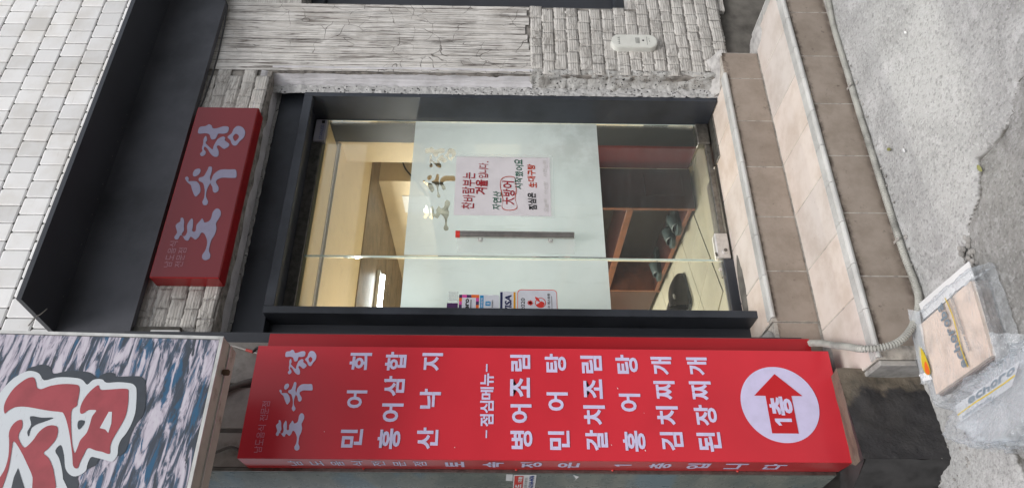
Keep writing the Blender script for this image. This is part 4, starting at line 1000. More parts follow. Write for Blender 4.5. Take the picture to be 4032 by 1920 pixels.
# ================================================================ TALL RED SIGN
rs_ = thing('tall_red_menu_sign', 'tall red lightbox sign with pale menu lettering and arrow in a white circle', 'sign', (.86, -.43, .275))
part('box', MB().box(.647, 1.0765, -.5000, -.3625, .276, 2.488, .002), M['red_side'], rs_)
part('face', MB().add([(.6485,-.5012,.2775),(1.075,-.5012,.2775),(1.075,-.5012,2.4865),(.6485,-.5012,2.4865)], [(0,1,2,3)]), M['red'], rs_)
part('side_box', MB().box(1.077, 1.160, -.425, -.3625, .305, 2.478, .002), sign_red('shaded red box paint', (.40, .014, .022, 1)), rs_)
MENU = [
  ('회', 0.980, 1.050, 2.047, 2.129),
  ('어', 0.833, 0.901, 2.050, 2.126),
  ('민', 0.688, 0.755, 2.050, 2.130),
  ('합', 0.980, 1.055, 1.914, 1.994),
  ('삼', 0.880, 0.958, 1.913, 1.991),
  ('어', 0.782, 0.852, 1.911, 1.990),
  ('홍', 0.684, 0.758, 1.913, 1.995),
  ('지', 0.980, 1.052, 1.775, 1.854),
  ('낙', 0.833, 0.909, 1.775, 1.854),
  ('산', 0.684, 0.763, 1.777, 1.854),
  ('뉴', 0.923, 0.972, 1.578, 1.629),
  ('메', 0.869, 0.918, 1.578, 1.628),
  ('심', 0.818, 0.865, 1.577, 1.628),
  ('점', 0.768, 0.814, 1.577, 1.627),
  ('-', 0.978, 1.009, 1.603, 1.609),
  ('-', 0.726, 0.755, 1.600, 1.605),
  ('림', 0.981, 1.048, 1.440, 1.517),
  ('조', 0.878, 0.956, 1.442, 1.517),
  ('어', 0.782, 0.853, 1.437, 1.515),
  ('병', 0.687, 0.754, 1.435, 1.515),
  ('탕', 0.978, 1.053, 1.302, 1.384),
  ('어', 0.829, 0.900, 1.300, 1.380),
  ('민', 0.685, 0.755, 1.300, 1.378),
  ('림', 0.976, 1.047, 1.165, 1.247),
  ('조', 0.876, 0.952, 1.169, 1.240),
  ('치', 0.777, 0.851, 1.164, 1.245),
  ('갈', 0.684, 0.758, 1.161, 1.242),
  ('탕', 0.975, 1.052, 1.027, 1.112),
  ('어', 0.828, 0.897, 1.028, 1.109),
  ('홍', 0.681, 0.757, 1.024, 1.106),
  ('개', 0.972, 1.045, 0.895, 0.976),
  ('찌', 0.875, 0.948, 0.893, 0.974),
  ('치', 0.779, 0.850, 0.892, 0.974),
  ('김', 0.686, 0.753, 0.886, 0.969),
  ('개', 0.972, 1.044, 0.758, 0.838),
  ('찌', 0.874, 0.948, 0.756, 0.839),
  ('장', 0.778, 0.856, 0.750, 0.833),
  ('된', 0.682, 0.754, 0.748, 0.835),
]
ys = {}
for ch, x0, x1, z0, z1 in MENU:
    part('menu_letter' if ch != '-' else 'dash', put(MB(), ch, x0, x1, z0, z1, -.5032, 0.0 if ch == '-' else .028), M['lav'], rs_)
logo_parts(rs_, .676, 1.060, 2.255, 2.378, -.5032)
mb = MB()
for i, ch in enumerate('남도음식'): put(mb, ch, .668+i*.0255, .691+i*.0255, 2.404, 2.432, -.5032, .0)
for i, ch in enumerate('전문점'): put(mb, ch, .782+i*.0255, .805+i*.0255, 2.404, 2.432, -.5032, .0)
spart('small_lettering', mb, M['pinkprint'], rs_)
cx, cz, cr_ = .862, .5065, .146
mb = MB(); mb.add([(cx, -.5028, cz)]+[(cx+cr_*math.cos(a*math.pi/48), -.5028, cz+cr_*math.sin(a*math.pi/48)) for a in range(96)], [(0, i+1, (i+1) % 96+1) for i in range(96)]); part('white_disc', mb, M['lav'], rs_)
mb = MB(); flat(mb, [[(.979,.506),(.893,.4157),(.893,.4575),(.751,.4575),(.751,.5555),(.893,.5555),(.893,.5983)]], -.5042); part('arrow', mb, M['circle_red'], rs_)
part('arrow_letter', flat(MB(), [one_shape(.780, .806, .474, .537)], -.5054), M['lav'], rs_); part('arrow_letter', put(MB(), '층', .818, .890, .462, .548, -.5054, .045), M['lav'], rs_)
mb = MB()
for q in range(16):
    fx, fz, s_ = .67+.39*rnd.random(), .32+2.1*rnd.random(), .0015+.0022*rnd.random(); mb.add([(fx, -.5046, fz), (fx+s_, -.5046, fz+s_*.4), (fx+s_*1.6, -.5046, fz+s_*1.3), (fx-s_*.2, -.5046, fz+s_*.9)], [(0,1,2,3)])
spart('dust_flecks', mb, M['paper_white'], rs_)
# lettering on the left side face (it is read from top to bottom)
side = [('남',2.317,2.269),('도',2.239,2.195),('음',2.165,2.118),('식',2.088,2.046),('전',2.016,1.969),('문',1.939,1.894),('점',1.865,1.818),('토',1.751,1.682),('속',1.615,1.537),('정',1.477,1.399),('은',1.341,1.262),('1',1.135,1.072),('층',1.007,.926),('입',.870,.786),('니',.733,.649),('다',.588,.505)]
for i, (ch, z1, z0) in enumerate(side):
    y0, y1 = (-.410, -.480) if i < 7 else ((-.402, -.482) if ch != '1' else (-.430, -.458))
    f_ = lambda y, z: (.6458, (y1+y0)-y, z)
    part('side_letter', flat(MB(), [one_shape(y1, y0, z0, z1)], 0, f_) if ch == '1' else put(MB(), ch, y1, y0, z0, z1, 0, .015 if i < 7 else .03, f_), M['lav'], rs_)
for z in (.66, 1.49, 2.06, 1.13):
    part('screw', MB().sphere((.6465, -.366, z), .0045, 8, 5), M['sred'], rs_)

# ================================================================ CONDUIT
pts = [(3.9,-.775,.014),(3.1,-.770,.014),(2.754,-.766,.014),(2.585,-.745,.014),(2.313,-.741,.014),(2.108,-.738,.014),(1.841,-.738,.014),(1.617,-.738,.014),(1.465,-.740,.014),(1.361,-.742,.014),(1.261,-.753,.014),(1.190,-.760,.020),(1.120,-.770,.048),(1.050,-.775,.095),(1.002,-.775,.150),(.985,-.765,.205),(.990,-.735,.262),(1.03,-.66,.285),(1.058,-.60,.288),(1.10,-.52,.300),(1.125,-.46,.306),(1.145,-.41,.305),(1.150,-.37,.33),(1.15,-.33,.36)]
C1 = cr(pts, 10); out = [C1[0]]; acc = 0
LP = [0]
for a, b in zip(C1, C1[1:]): LP.append(LP[-1]+(b-a).length)
n = int(LP[-1]/.0025); P = []; k = 0
for i in range(n):
    s_ = LP[-1]*i/(n-1)
    while k < len(LP)-2 and LP[k+1] < s_: k += 1
    f = (s_-LP[k])/max(LP[k+1]-LP[k], 1e-9); P.append(C1[k].lerp(C1[k+1], f))
mb = MB().tube(P, .0115, 10, True, lambda i: .0138 if i % 4 < 2 else .0096)
cd = thing('ribbed_conduit', 'grey ribbed conduit along the foot of the steps bending up to the red sign', 'conduit', (2.0, -.74, 0))
part('tube', mb, M['conduit'], cd, smooth=True, sharp=50)
for x in (2.227, 1.437): 
    mb = MB().box(x-.005, x+.005, -.762, -.722, .026, .0285); mb.box(x-.005, x+.005, -.775, -.760, .0, .006); part('clip', mb, M['steel'], cd)

# ================================================================ BANNER BOX SIGN
BN = {
  'dark': [(0.815, 3.068), (0.836, 3.04), (0.841, 3.02), (0.834, 2.996), (0.811, 2.977), (0.82, 2.938), (0.82, 2.895), (0.815, 2.862), (0.801, 2.84), (0.796, 2.835), (0.81, 2.822), (0.817, 2.801), (0.811, 2.782), (0.803, 2.775), (0.805, 2.715), (0.8, 2.692), (0.777, 2.677), (0.723, 2.663), (0.679, 2.66), (0.653, 2.673), (0.623, 2.68), (0.593, 2.682), (0.566, 2.685), (0.553, 2.705), (0.567, 2.744), (0.54, 2.757), (0.526, 2.761), (0.516, 2.778), (0.497, 2.806), (0.459, 2.794), (0.445, 2.854), (0.445, 2.895), (0.509, 2.956), (0.72, 3.027)],
  'white': [(0.719, 3.13), (0.746, 3.122), (0.778, 3.108), (0.801, 3.089), (0.817, 3.065), (0.818, 3.043), (0.809, 3.02), (0.788, 2.999), (0.797, 2.966), (0.799, 2.936), (0.796, 2.896), (0.789, 2.877), (0.775, 2.86), (0.789, 2.848), (0.794, 2.834), (0.792, 2.816), (0.782, 2.801), (0.784, 2.766), (0.781, 2.726), (0.772, 2.709), (0.759, 2.701), (0.723, 2.692), (0.688, 2.686), (0.653, 2.688), (0.623, 2.696), (0.601, 2.707), (0.58, 2.709), (0.555, 2.705), (0.537, 2.715), (0.541, 2.736), (0.547, 2.763), (0.549, 2.782), (0.526, 2.786), (0.51, 2.785), (0.497, 2.798), (0.493, 2.817), (0.503, 2.836), (0.521, 2.85), (0.554, 2.863), (0.585, 2.882), (0.568, 2.894), (0.546, 2.876), (0.517, 2.859), (0.485, 2.845), (0.446, 2.834), (0.444, 3.031)],
  'patcha': [(0.672, 3.003), (0.668, 2.967), (0.668, 2.931), (0.657, 2.951), (0.646, 2.977), (0.633, 2.988), (0.61, 2.987), (0.624, 2.996), (0.646, 2.992)],
  'patchb': [(0.66, 2.851), (0.659, 2.833), (0.645, 2.833), (0.632, 2.842), (0.643, 2.85)],
  'patchc': [(0.516, 2.987), (0.492, 2.971), (0.453, 2.945), (0.453, 2.986), (0.488, 2.99)],
  'reda': [(0.68, 3.084), (0.702, 3.094), (0.728, 3.094), (0.76, 3.084), (0.783, 3.066), (0.796, 3.049), (0.796, 3.033), (0.779, 3.021), (0.763, 3.012), (0.759, 2.997), (0.769, 2.975), (0.776, 2.938), (0.775, 2.898), (0.769, 2.883), (0.748, 2.876), (0.721, 2.873), (0.706, 2.871), (0.697, 2.881), (0.682, 2.881), (0.651, 2.872), (0.613, 2.859), (0.579, 2.845), (0.561, 2.833), (0.579, 2.83), (0.6, 2.828), (0.622, 2.816), (0.647, 2.814), (0.673, 2.814), (0.687, 2.808), (0.693, 2.809), (0.693, 2.831), (0.682, 2.844), (0.684, 2.854), (0.704, 2.859), (0.73, 2.855), (0.753, 2.844), (0.769, 2.831), (0.773, 2.823), (0.759, 2.813), (0.759, 2.79), (0.762, 2.756), (0.761, 2.729), (0.745, 2.722), (0.714, 2.715), (0.679, 2.712), (0.652, 2.717), (0.622, 2.726), (0.601, 2.732), (0.58, 2.733), (0.559, 2.729), (0.565, 2.752), (0.569, 2.773), (0.576, 2.798), (0.559, 2.804), (0.534, 2.809), (0.518, 2.81), (0.516, 2.817), (0.524, 2.827), (0.55, 2.837), (0.579, 2.849), (0.621, 2.868), (0.66, 2.889), (0.681, 2.904), (0.686, 2.914), (0.69, 2.953), (0.696, 2.989), (0.702, 3.03), (0.7, 3.059), (0.689, 3.076)],
  'counter': [(0.688, 2.767), (0.688, 2.757), (0.652, 2.749), (0.622, 2.75), (0.633, 2.762), (0.637, 2.78)],
  'redb': [(0.661, 3.029), (0.656, 3.022), (0.637, 3.016), (0.62, 3.019), (0.603, 3.015), (0.58, 2.995), (0.578, 2.984), (0.599, 2.97), (0.625, 2.96), (0.642, 2.942), (0.644, 2.922), (0.638, 2.909), (0.621, 2.903), (0.6, 2.903), (0.574, 2.916), (0.56, 2.926), (0.546, 2.907), (0.525, 2.89), (0.501, 2.876), (0.449, 2.858), (0.449, 2.918), (0.489, 2.935), (0.525, 2.962), (0.566, 2.996), (0.595, 3.027), (0.565, 3.023), (0.528, 3.016), (0.496, 3.013), (0.452, 3.014), (0.452, 3.026), (0.476, 3.034), (0.508, 3.025), (0.549, 3.027), (0.59, 3.039), (0.62, 3.05), (0.641, 3.049), (0.656, 3.04)],
}
bs_ = thing('rock_picture_sign', 'large projecting box sign with streaked rock picture and red white outlined brush lettering', 'sign', (.5, -.83, 2.46))
# slightly leaning: built square then rotated a degree
R_ = math.radians(1.15)
def bt(x, y, z): return (x + (z-2.464)*.019, y, z)
bx0, bx1, bz0, bz1 = -.05, .943, 2.464, 3.60
def bbox(mb, x0, x1, y0, y1, z0, z1):
    b0 = len(mb.v); mb.box(x0, x1, y0, y1, z0, z1); mb.v[b0:] = [bt(*p) for p in mb.v[b0:]]; return mb
part('body', bbox(MB(), bx0, bx1-.001, -.897, -.764, bz0+.002, bz1), M['dirty_cream'], bs_)
part('picture', bbox(MB(), bx0+.012, bx1-.012, -.9000, -.8975, bz0+.014, bz1-.01), M['rock_print'], bs_)
mb = MB(); bbox(mb, bx0, bx1, -.9040, -.8972, bz0, bz0+.011); bbox(mb, bx1-.0105, bx1, -.9040, -.8972, bz0+.0112, bz1); part('trim', mb, M['alu'], bs_)
mb = MB(); bbox(mb, bx0, bx1-.002, -.835, -.829, bz0-.0035, bz0+.0015); part('seam', mb, M['alu'], bs_)
for nme, mt, yy, pn in (('dark', 'bdark', -.9012, 'letter_shadow'), ('white', 'bwhite', -.9020, 'letter_outline'), ('reda', 'bred', -.9030, 'letter_fill'), ('redb', 'bred', -.9030, 'letter_fill'), ('patcha', 'bdark', -.9028, 'letter_gap'), ('patchb', 'bdark', -.9028, 'letter_gap'), ('patchc', 'bdark', -.9028, 'letter_gap'), ('counter', 'bwhite', -.9036, 'letter_gap')):
    L = BN[nme]
    L = smooth_loop(L, 3) if nme not in ('counter', 'patchc') else L
    mb = MB(); flat(mb, [L], yy); part(pn, mb, M[mt], bs_)
for x in (.25, .80): part('bracket', MB().box(x-.02, x+.02, -.763, -.30, 3.25, 3.29, .003), M['steel_dark'], bs_)
part('rust_tab', MB().box(.828, .846, -.862, -.846, 2.440, 2.463, .003), simple('rust', (.10, .055, .03, 1), .9, var=.3), bs_)
mb = MB().tube(cr([(1.26,-.42,3.398),(1.20,-.50,3.36),(1.15,-.58,3.32),(1.08,-.66,3.28)]), .0022, 6)
solo('loose_white_wire', mb, M['cable_white'], 'thin white wire hanging from the canopy end to the rock picture sign', 'wire', smooth=True)
mb = MB().tube(cr([(1.19,-.33,3.50),(1.15,-.34,3.56),(1.12,-.35,3.62),(1.10,-.36,3.68)]), .0022, 6)
solo('overhead_wire', mb, M['cable_grey'], 'thin dark wire crossing the white tiles beside the canopy end', 'wire', smooth=True)
# the building across the lane
ob_ = thing('opposite_building', 'plain grey rendered building across the lane behind the photographer', 'building', (1, -8.2, 0))
part('wall', MB().box(-9, 12, -11.0, -8.2, -.05, 4.2), M['cement'], ob_)
for i in range(6):
    for k in range(1): part('window', MB().box(-7.5+3.2*i, -6.0+3.2*i, -8.20, -8.17, 1.2+2.8*k, 2.6+2.8*k), M['shop_glass'], ob_)
# plain wall of the neighbouring building further left
mb = MB(); mb.box(-3.0, .30, .34, .5, -.05, 3.4); 
solo('neighbour_wall', mb, M['cement_dark'], 'plain grey wall of the neighbouring shop left of the pillar', 'wall')

# ================================================================ PARCELS
import itertools
CA, CB_, CCc, CDd = (1.024,-.865), (1.032,-1.193), (.789,-1.171), (.779,-.843)
def quad_box(q, z0, z1, grow=0, jx=0, jy=0):
    cx_ = sum(p[0] for p in q)/4; cy_ = sum(p[1] for p in q)/4
    return [(cx_+(x-cx_)*(1+grow)+jx, cy_+(y-cy_)*(1+grow)+jy) for x, y in q]
base_q = [CA, CDd, CCc, CB_]          # order: back right, back left, front left, front right
z = .010
for i in range(4):
    q = quad_box(base_q, 0, 0, .0+.02*rnd.random(), (rnd.random()-.5)*.008, (rnd.random()-.5)*.008) if i < 3 else base_q
    h = .0265; o = MB().prism_z(q[::-1] if False else q, z, z+h-.0025)
    solo('flat_carton', o, [M['carton'] if i == 3 else M['carton_side']][0], ['bottom flat brown carton in the plastic wrapped stack', 'second flat brown carton from the bottom of the wrapped stack', 'brown carton just beneath the pale top tray of the wrapped stack', 'pale top tray of the plastic wrapped stack on the road'][i], 'carton', 'cartons stacked in the clear plastic bag')
    z += h
o = MB().prism_z([(1.108,-.870),(1.045,-.875),(1.045,-1.190),(1.106,-1.190)], .040, .046)
wb_ = solo('white_board', o, M['paper_white'], 'thin white board sticking out from under the wrapped cartons', 'board')
wb_.location.z = .078; wb_.rotation_euler.y = math.radians(3)
# plastic film: a crumpled skin
def skin(poly, z0, z1, seed, over=.03, n=110, m=26, amp=.010, top_in=.0, crumple=1.0):
    """closed skirt round a polygon plus its top"""
    L = []
    per = [math.dist(poly[i], poly[(i+1) % len(poly)]) for i in range(len(poly))]; tot = sum(per)
    for k in range(n):
        s_ = tot*k/n; i = 0
        while s_ > per[i]: s_ -= per[i]; i += 1
        a, b = poly[i], poly[(i+1) % len(poly)]; f = s_/per[i]; L.append((a[0]+(b[0]-a[0])*f, a[1]+(b[1]-a[1])*f))
    L = np.array(L); c = L.mean(0); 
    for _ in range(2): L = (np.roll(L, 1, 0)+L*2+np.roll(L, -1, 0))/4
    P = np.zeros((m, n+1, 3))
    for j in range(m):
        t = j/(m-1)
        for k in range(n+1):
            p = L[k % n]; dr = p-c; dl = np.linalg.norm(dr); u = dr/dl; kk = (k % n)/n*math.tau; ca, sa = math.cos(kk), math.sin(kk)
            rid = 1-abs(N(ca*3.1+seed, sa*3.1, t*3))*2; rid2 = 1-abs(N(ca*8+seed, sa*8, t*6))*2
            if t < .5:
                q = t/.5; rr_ = dl+over*(1-q)**1.5+.006; zz = z0+(z1-z0)*q + .004*N(ca*5, sa*5, q*4+seed)
            else:
                q = (t-.5)/.5; rr_ = (dl+.004)*(1-q*.999); zz = z1+.004+.003*N(p[0]*(1-q)*30, p[1]*(1-q)*30, seed)
            disp = amp*crumple*(rid*.7+rid2*.5)*(1 if t < .55 else .35*(1-.6*(t-.5)*2))
            P[j,k] = (c[0]+u[0]*(rr_+ (disp if t < .55 else 0)), c[1]+u[1]*(rr_+(disp if t < .55 else 0)), max(zz + (disp if t >= .5 else disp*.3), .004))
    return P
bg = thing('clear_plastic_bag', 'crumpled clear plastic bag with grey and yellow print around the carton stack', 'plastic bag', (.9, -1.0, 0))
film_poly = [(1.055,-.845),(1.062,-1.215),(.765,-1.195),(.750,-.825)]
fo = part('film', MB().grid(skin(film_poly, .006, .120, 2, .020)), [M['bag'], M['bag_skirt']], bg, smooth=True)
fo.data.polygons.foreach_set('material_index', [1 if q//110 < 13 else 0 for q in range(len(fo.data.polygons))])
# raised gathered edge at the steps side
def sheet(A, B_, C_, D_, n, m, amp, seed):
    A, B_, C_, D_ = map(Vector, (A, B_, C_, D_)); P = np.zeros((m+1, n+1, 3))
    nrm = (B_-A).cross(D_-A).normalized()
    for j in range(m+1):
        for i in range(n+1):
            u, v = i/n, j/m; p = A.lerp(B_, u).lerp(D_.lerp(C_, u), v)
            k = amp*((1-abs(N(u*3+seed, v*3))*2)*.6+.5*(1-abs(N(u*8, v*7, seed))*2)); P[j,i] = p+nrm*k+Vector((.006*N(u*5, v*5, seed+3), .006*N(u*5, v*5, seed+8), 0))
            P[j,i][2] = max(P[j,i][2], .003)
    return P
part('gathered_edge', MB().grid(sheet((1.105,-.770,.01),(.87,-.715,.01),(.83,-.80,.135),(1.07,-.872,.155), 26, 12, .010, 3)), M['bag_thick'], bg, smooth=True)
part('gathered_edge', MB().grid(sheet((1.09,-.862,.150),(.83,-.80,.135),(.82,-.845,.122),(1.06,-.905,.128), 26, 8, .006, 5)), M['bag_thick'], bg, smooth=True)
part('side_fold', MB().grid(sheet((1.085,-1.06,.004),(1.065,-1.25,.01),(1.035,-1.22,.125),(1.04,-1.08,.125), 14, 10, .010, 9)), M['bag_thick'], bg, smooth=True)
part('side_fold', MB().grid(sheet((.82,-1.26,.004),(.735,-1.20,.004),(.765,-1.185,.120),(.85,-1.20,.120), 14, 10, .010, 19)), M['bag_thick'], bg, smooth=True)
# print on the top of the bag: u runs along the letters (towards -x? they read away from the plinth), v is up
ZT = .1345
def bp(u, v, k=0.0): # u: 0..1 left->right in the reading direction, v: 0..1 up
    p = Vector((.790,-.95,0)).lerp(Vector((1.035,-.93,0)), u); q = Vector((.795,-1.15,0)).lerp(Vector((1.035,-1.16,0)), u)
    w = q.lerp(p, v); return (w.x, w.y, ZT+k+.0015*N(u*9, v*9))
mb = MB(); n_ = 8
for i, ch in enumerate('echoroba'):
    sc = 0.0 if ch in 'hb' else .12
    put(mb, ch, .02+i*.122, .02+i*.122+.104, .52-.10*(1-i/8)*1.0, .70-.10*(1-i/8)-(0 if ch in 'hb' else .03), 0, .03, lambda a, b: bp(a, b))
spart('print_lettering', mb, M['bag_print_grey'], bg)
mb = MB(); put(mb, 'www.echoroba.com', .16, 1.0, .245, .335, 0, .0, lambda a, b: bp(a, b)); spart('print_lettering', mb, M['bag_print_grey'], bg)
mb = MB(); Vv = []; 
for i in range(31):
    u = i/30; v = .41+.035*math.sin(u*5.5+.6)-.02*(1-u); Vv += [bp(u, v), bp(u, v+.022)]
mb.add(Vv, [(2*i, 2*i+2, 2*i+3, 2*i+1) for i in range(30)]); part('print_line', mb, M['bag_yellow'], bg)
mb = MB(); flat(mb, [smooth_loop([(.845,-.865),(.87,-.872),(.92,-.866),(.95,-.850),(.93,-.838),(.88,-.832),(.85,-.842)])], 0, lambda a, b: (a, b, .137)); part('print_emblem', mb, M['bag_yellow'], bg)
mb = MB(); flat(mb, [smooth_loop([(.845,-.862),(.865,-.868),(.89,-.862),(.885,-.850),(.86,-.842),(.848,-.85)])], 0, lambda a, b: (a, b, .1385)); part('print_emblem', mb, M['orange'], bg)
solo('torn_label', MB().grid(sheet((.835,-.815,.140),(.865,-.800,.142),(.858,-.845,.134),(.828,-.86,.128), 6, 5, .004, 6)), M['paper_white'], 'torn white label scrap on the edge of the plastic bag', 'paper scrap')
# second, looser bag in front of the first
b2 = thing('loose_plastic_bag', 'half empty crumpled clear plastic bag with white printed strip lying beside the carton stack', 'plastic bag', (.70, -1.0, 0))
poly2 = [(.79,-1.26),(.745,-.90),(.70,-.835),(.655,-.83),(.615,-.93),(.600,-1.10),(.66,-1.24)]
part('film', MB().grid(skin(poly2, .004, .080, 11, .022, 160, 34, .028)), M['bag'], b2, smooth=True)
part('film_layer', MB().grid(skin([(x*.9+.068, y*.88-.125) for x, y in poly2], .004, .058, 23, .012, 120, 26, .024)), M['bag_thick'], b2, smooth=True)
part('tail', MB().grid(sheet((.700,-.86,.05),(.665,-.93,.05),(.628,-.775,.004),(.648,-.770,.006), 10, 14, .008, 31)), M['bag_thick'], b2, smooth=True)
def b2p(u, v): 
    p = Vector((.735,-.885,.092)).lerp(Vector((.752,-1.235,.096)), u); q = Vector((.688,-.865,.078)).lerp(Vector((.705,-1.16,.088)), u); w = q.lerp(p, v); return (w.x, w.y, w.z+.003+.002*N(u*7, v*4, 3))
mb = MB(); G = np.zeros((7, 21, 3))
for j in range(7):
    for i in range(21): G[j,i] = b2p(i/20, j/6*1.0)
    G[j,:,2] -= .0015
part('white_strip', MB().grid(G), M['strip_white'], b2, smooth=True)
mb = MB()
for i, ch in enumerate('echoro'): put(mb, ch, .22+i*.125, .22+i*.125+.11, .56, .92, 0, .03, lambda a, b: b2p(a, b))
put(mb, 'www.echoroba', .06, .62, .05, .30, 0, .0, lambda a, b: b2p(a, b)); spart('print_lettering', mb, M['bag_print_grey'], b2)
Vv = []; mb = MB()
for i in range(25): u = i/24; v = .40+.03*math.sin(u*6); Vv += [b2p(u, v), b2p(u, v+.07)]
mb.add(Vv, [(2*i, 2*i+2, 2*i+3, 2*i+1) for i in range(24)]); part('print_line', mb, M['bag_yellow'], b2)

for o in list(COL.objects):
    if o.parent is None and (o.name.startswith('flat_carton') or o.name in ('white_board', 'clear_plastic_bag', 'torn_label')):
        o.location.x += .038; o.location.y += .085; o.location.z *= .56; o.scale.z = .56
# fallen leaves and scraps
def leaf_ob(x, y, rz, s, label):
    mb = MB(); L = smooth_loop([(-.5,0),(-.2,.2),(.2,.2),(.5,0),(.2,-.2),(-.2,-.2)], 3); c_, s_ = math.cos(rz), math.sin(rz)
    top = [(x+(a*c_-b*s_)*s, y+(a*s_+b*c_)*s, .010+.25*s*abs(b)) for a, b in L]; n = len(top)
    mb.add(top+[(p[0], p[1], p[2]-.001) for p in top], [tuple(range(n)), tuple(range(2*n-1, n-1, -1))]+[(i, n+i, n+(i+1) % n, (i+1) % n) for i in range(n)])
    return mb, label
for x, y, rz, s, lb, m_ in ((1.405,-1.255,.3,.034,'small yellow green leaf on the road past the crack','leaf'), (1.80,-.845,.9,.030,'small yellow leaf on the paving near the conduit','leaf'), (1.73,-.93,.2,.022,'tiny pale scrap on the paving beside the yellow leaf','paper_white'), (2.12,-1.16,.5,.020,'tiny white scrap in the middle of the open paving','paper_white')):
    mb, lb = leaf_ob(x, y, rz, s, lb); solo('fallen_leaf' if m_ == 'leaf' else 'paper_scrap', mb, M[m_], lb, 'leaf' if m_ == 'leaf' else 'paper scrap')

# ================================================================ INSIDE THE RESTAURANT
mb = MB().add([(.85,.19,.398),(4.2,.19,.398),(4.2,3.6,.398),(.85,3.6,.398)], [(0,1,2,3)]); fl = struct('interior_floor', mb, M['grout_pale'])
w_ = .30; cnt2 = 0
fm = MB().box(-w_/2+.002, w_/2-.002, -w_/2+.002, w_/2-.002, -.005, 0, .001).mesh('floor_tile', M['in_floor'])
for i in range(-4, 14):
    for j in range(-4, 14):
        a = math.radians(24); u, v = i*w_, j*w_; x = 1.5+u*math.cos(a)-v*math.sin(a); y = .30+u*math.sin(a)+v*math.cos(a)
        if .95 < x < 3.2 and .05 < y < 2.6:
            if y > .19+.21: o = link('floor_tile', fm, fl, (x, y, .404)); o.rotation_euler.z = a
mb = MB().box(.90, 3.3, .0, .60, .36, .3985); struct('threshold_floor', mb, M['in_floor'])
struct('interior_wall', MB().box(.80, .86, .19, 3.6, .39, 2.62), M['cream_wall'])
struct('interior_wall', MB().box(4.15, 4.2, .29, 3.6, .39, 2.62), M['cream_wall'])
struct('interior_wall', MB().box(.80, 4.2, 3.6, 3.65, .39, 2.62), M['cream_wall'])
struct('interior_wall', MB().box(2.660, 2.72, .191, .44, .39, 2.60), M['cream_wall'])
struct('front_inner_wall', MB().box(2.722, 4.2, .281, .33, .39, 2.62), M['cream_wall'])
struct('front_inner_wall', MB().box(.86, 1.35, .20, .24, .39, 2.62), M['cream_wall'])
ce = struct('interior_ceiling', MB().box(.86, 4.2, .191, 3.6, 2.600, 2.64), M['cream'])
part('ceiling_board', MB().box(.88, 4.1, .260, 1.14, 2.500, 2.598), M['cream'], ce)
part('ceiling_board', MB().box(1.39, 2.612, .0105, .232, 2.515, 2.558), M['cream'], ce)
part('ceiling_trim', MB().box(.88, 2.80, .2325, .2595, 2.51, 2.598), M['steel'], ce)
part('brown_bulkhead', MB().box(.88, 4.1, 1.145, 1.42, 2.494, 2.598, .003), M['brown_soffit'], ce)
for k in range(6): part('wood_panel', MB().box(.88, 4.1, 1.43+.34*k, 1.762+.34*k, 2.498, 2.520, .002), M['brown_soffit'], ce)
struct('interior_partition', MB().box(3.22, 4.1, 1.43, 3.55, .41, 2.497), M['cream_wall'])
fp = thing('fluorescent_lamp', 'lit white fluorescent tube lamp on the brown ceiling behind the glass', 'lamp', (2.2, 1.78, 2.45))
part('fitting', MB().box(1.35, 2.62, 1.745, 1.815, 2.470, 2.497, .004), M['white_plastic'], fp)
part('tube', MB().tube([(1.38,1.78,2.452),(2.59,1.78,2.452)], .014, 12), M['tube'], fp)
lt = D2.lights.new('lamp_light', 'AREA'); lt.shape = 'RECTANGLE'; lt.size = 1.2; lt.size_y = .08; lt.energy = 95; lt.color = (1.0, .95, .86)
lo = D2.objects.new('lamp_light', lt); COL.objects.link(lo); lo.parent = fp; lo.location = Vector((1.98, 1.78, 2.415))-wloc(fp)
fill_lamp = thing('fluorescent_lamp', 'added unseen second tube lamp left of the door to brighten the cream wall', 'lamp', (1.15, .7, 2.45))  # added lamp, out of sight behind the left jamb, brightens the cream wall
part('fitting', MB().box(.92, 1.36, .66, .73, 2.478, 2.4995, .004), M['white_plastic'], fill_lamp)
part('tube', MB().tube([(.94,.695,2.455),(1.34,.695,2.455)], .014, 12), M['tube'], fill_lamp)
lt = D2.lights.new('lamp_light', 'AREA'); lt.shape = 'RECTANGLE'; lt.size = .5; lt.size_y = .08; lt.energy = 30; lt.color = (1.0, .95, .86)  # fill light of the added lamp
lo = D2.objects.new('lamp_light', lt); COL.objects.link(lo); lo.parent = fill_lamp; lo.location = Vector((1.14, .695, 2.42))-wloc(fill_lamp)
struct('interior_wainscot', MB().box(3.19, 3.2195, 1.43, 3.55, .41, 2.12), simple('grey green wall panel', (.12, .13, .12, 1), .5, var=.35, nscale=9))
bx = thing('grey_ceiling_box', 'small grey electrical box high on the cream wall seen through the glass', 'electrical box', (3.45, 1.38, 2.2))
part('case', MB().box(3.39, 3.62, 1.36, 1.429, 2.10, 2.365, .006), M['cable_grey'], bx)
part('flap', MB().box(3.37, 3.389, 1.37, 1.42, 2.0, 2.20, .002), M['steel_dark'], bx)
solo('wall_cable_inside', MB().tube(cr([(3.62,1.42,2.43),(3.50,1.42,2.40),(3.42,1.42,2.34),(3.33,1.42,2.30),(3.25,1.42,2.24),(3.215,1.45,2.20),(3.21,1.6,2.15)]), .006, 8), M['cable'], 'dark cable looping down the cream wall behind the glass', 'cable', smooth=True)
solo('paper_notice', MB().box(3.213, 3.219, 1.62, 1.86, 2.05, 2.34), M['paper_white'], 'white paper notice on the cream wall seen above the frosted film', 'notice')
solo('menu_sheet', MB().box(2.6545, 2.6590, .20, .435, 1.72, 2.025), simple('grey white sheet', (.34, .35, .35, 1), .6, var=.3, nscale=16, bump=0), 'pale printed sheet on the inner wall glimpsed through the cut out door lettering', 'notice')
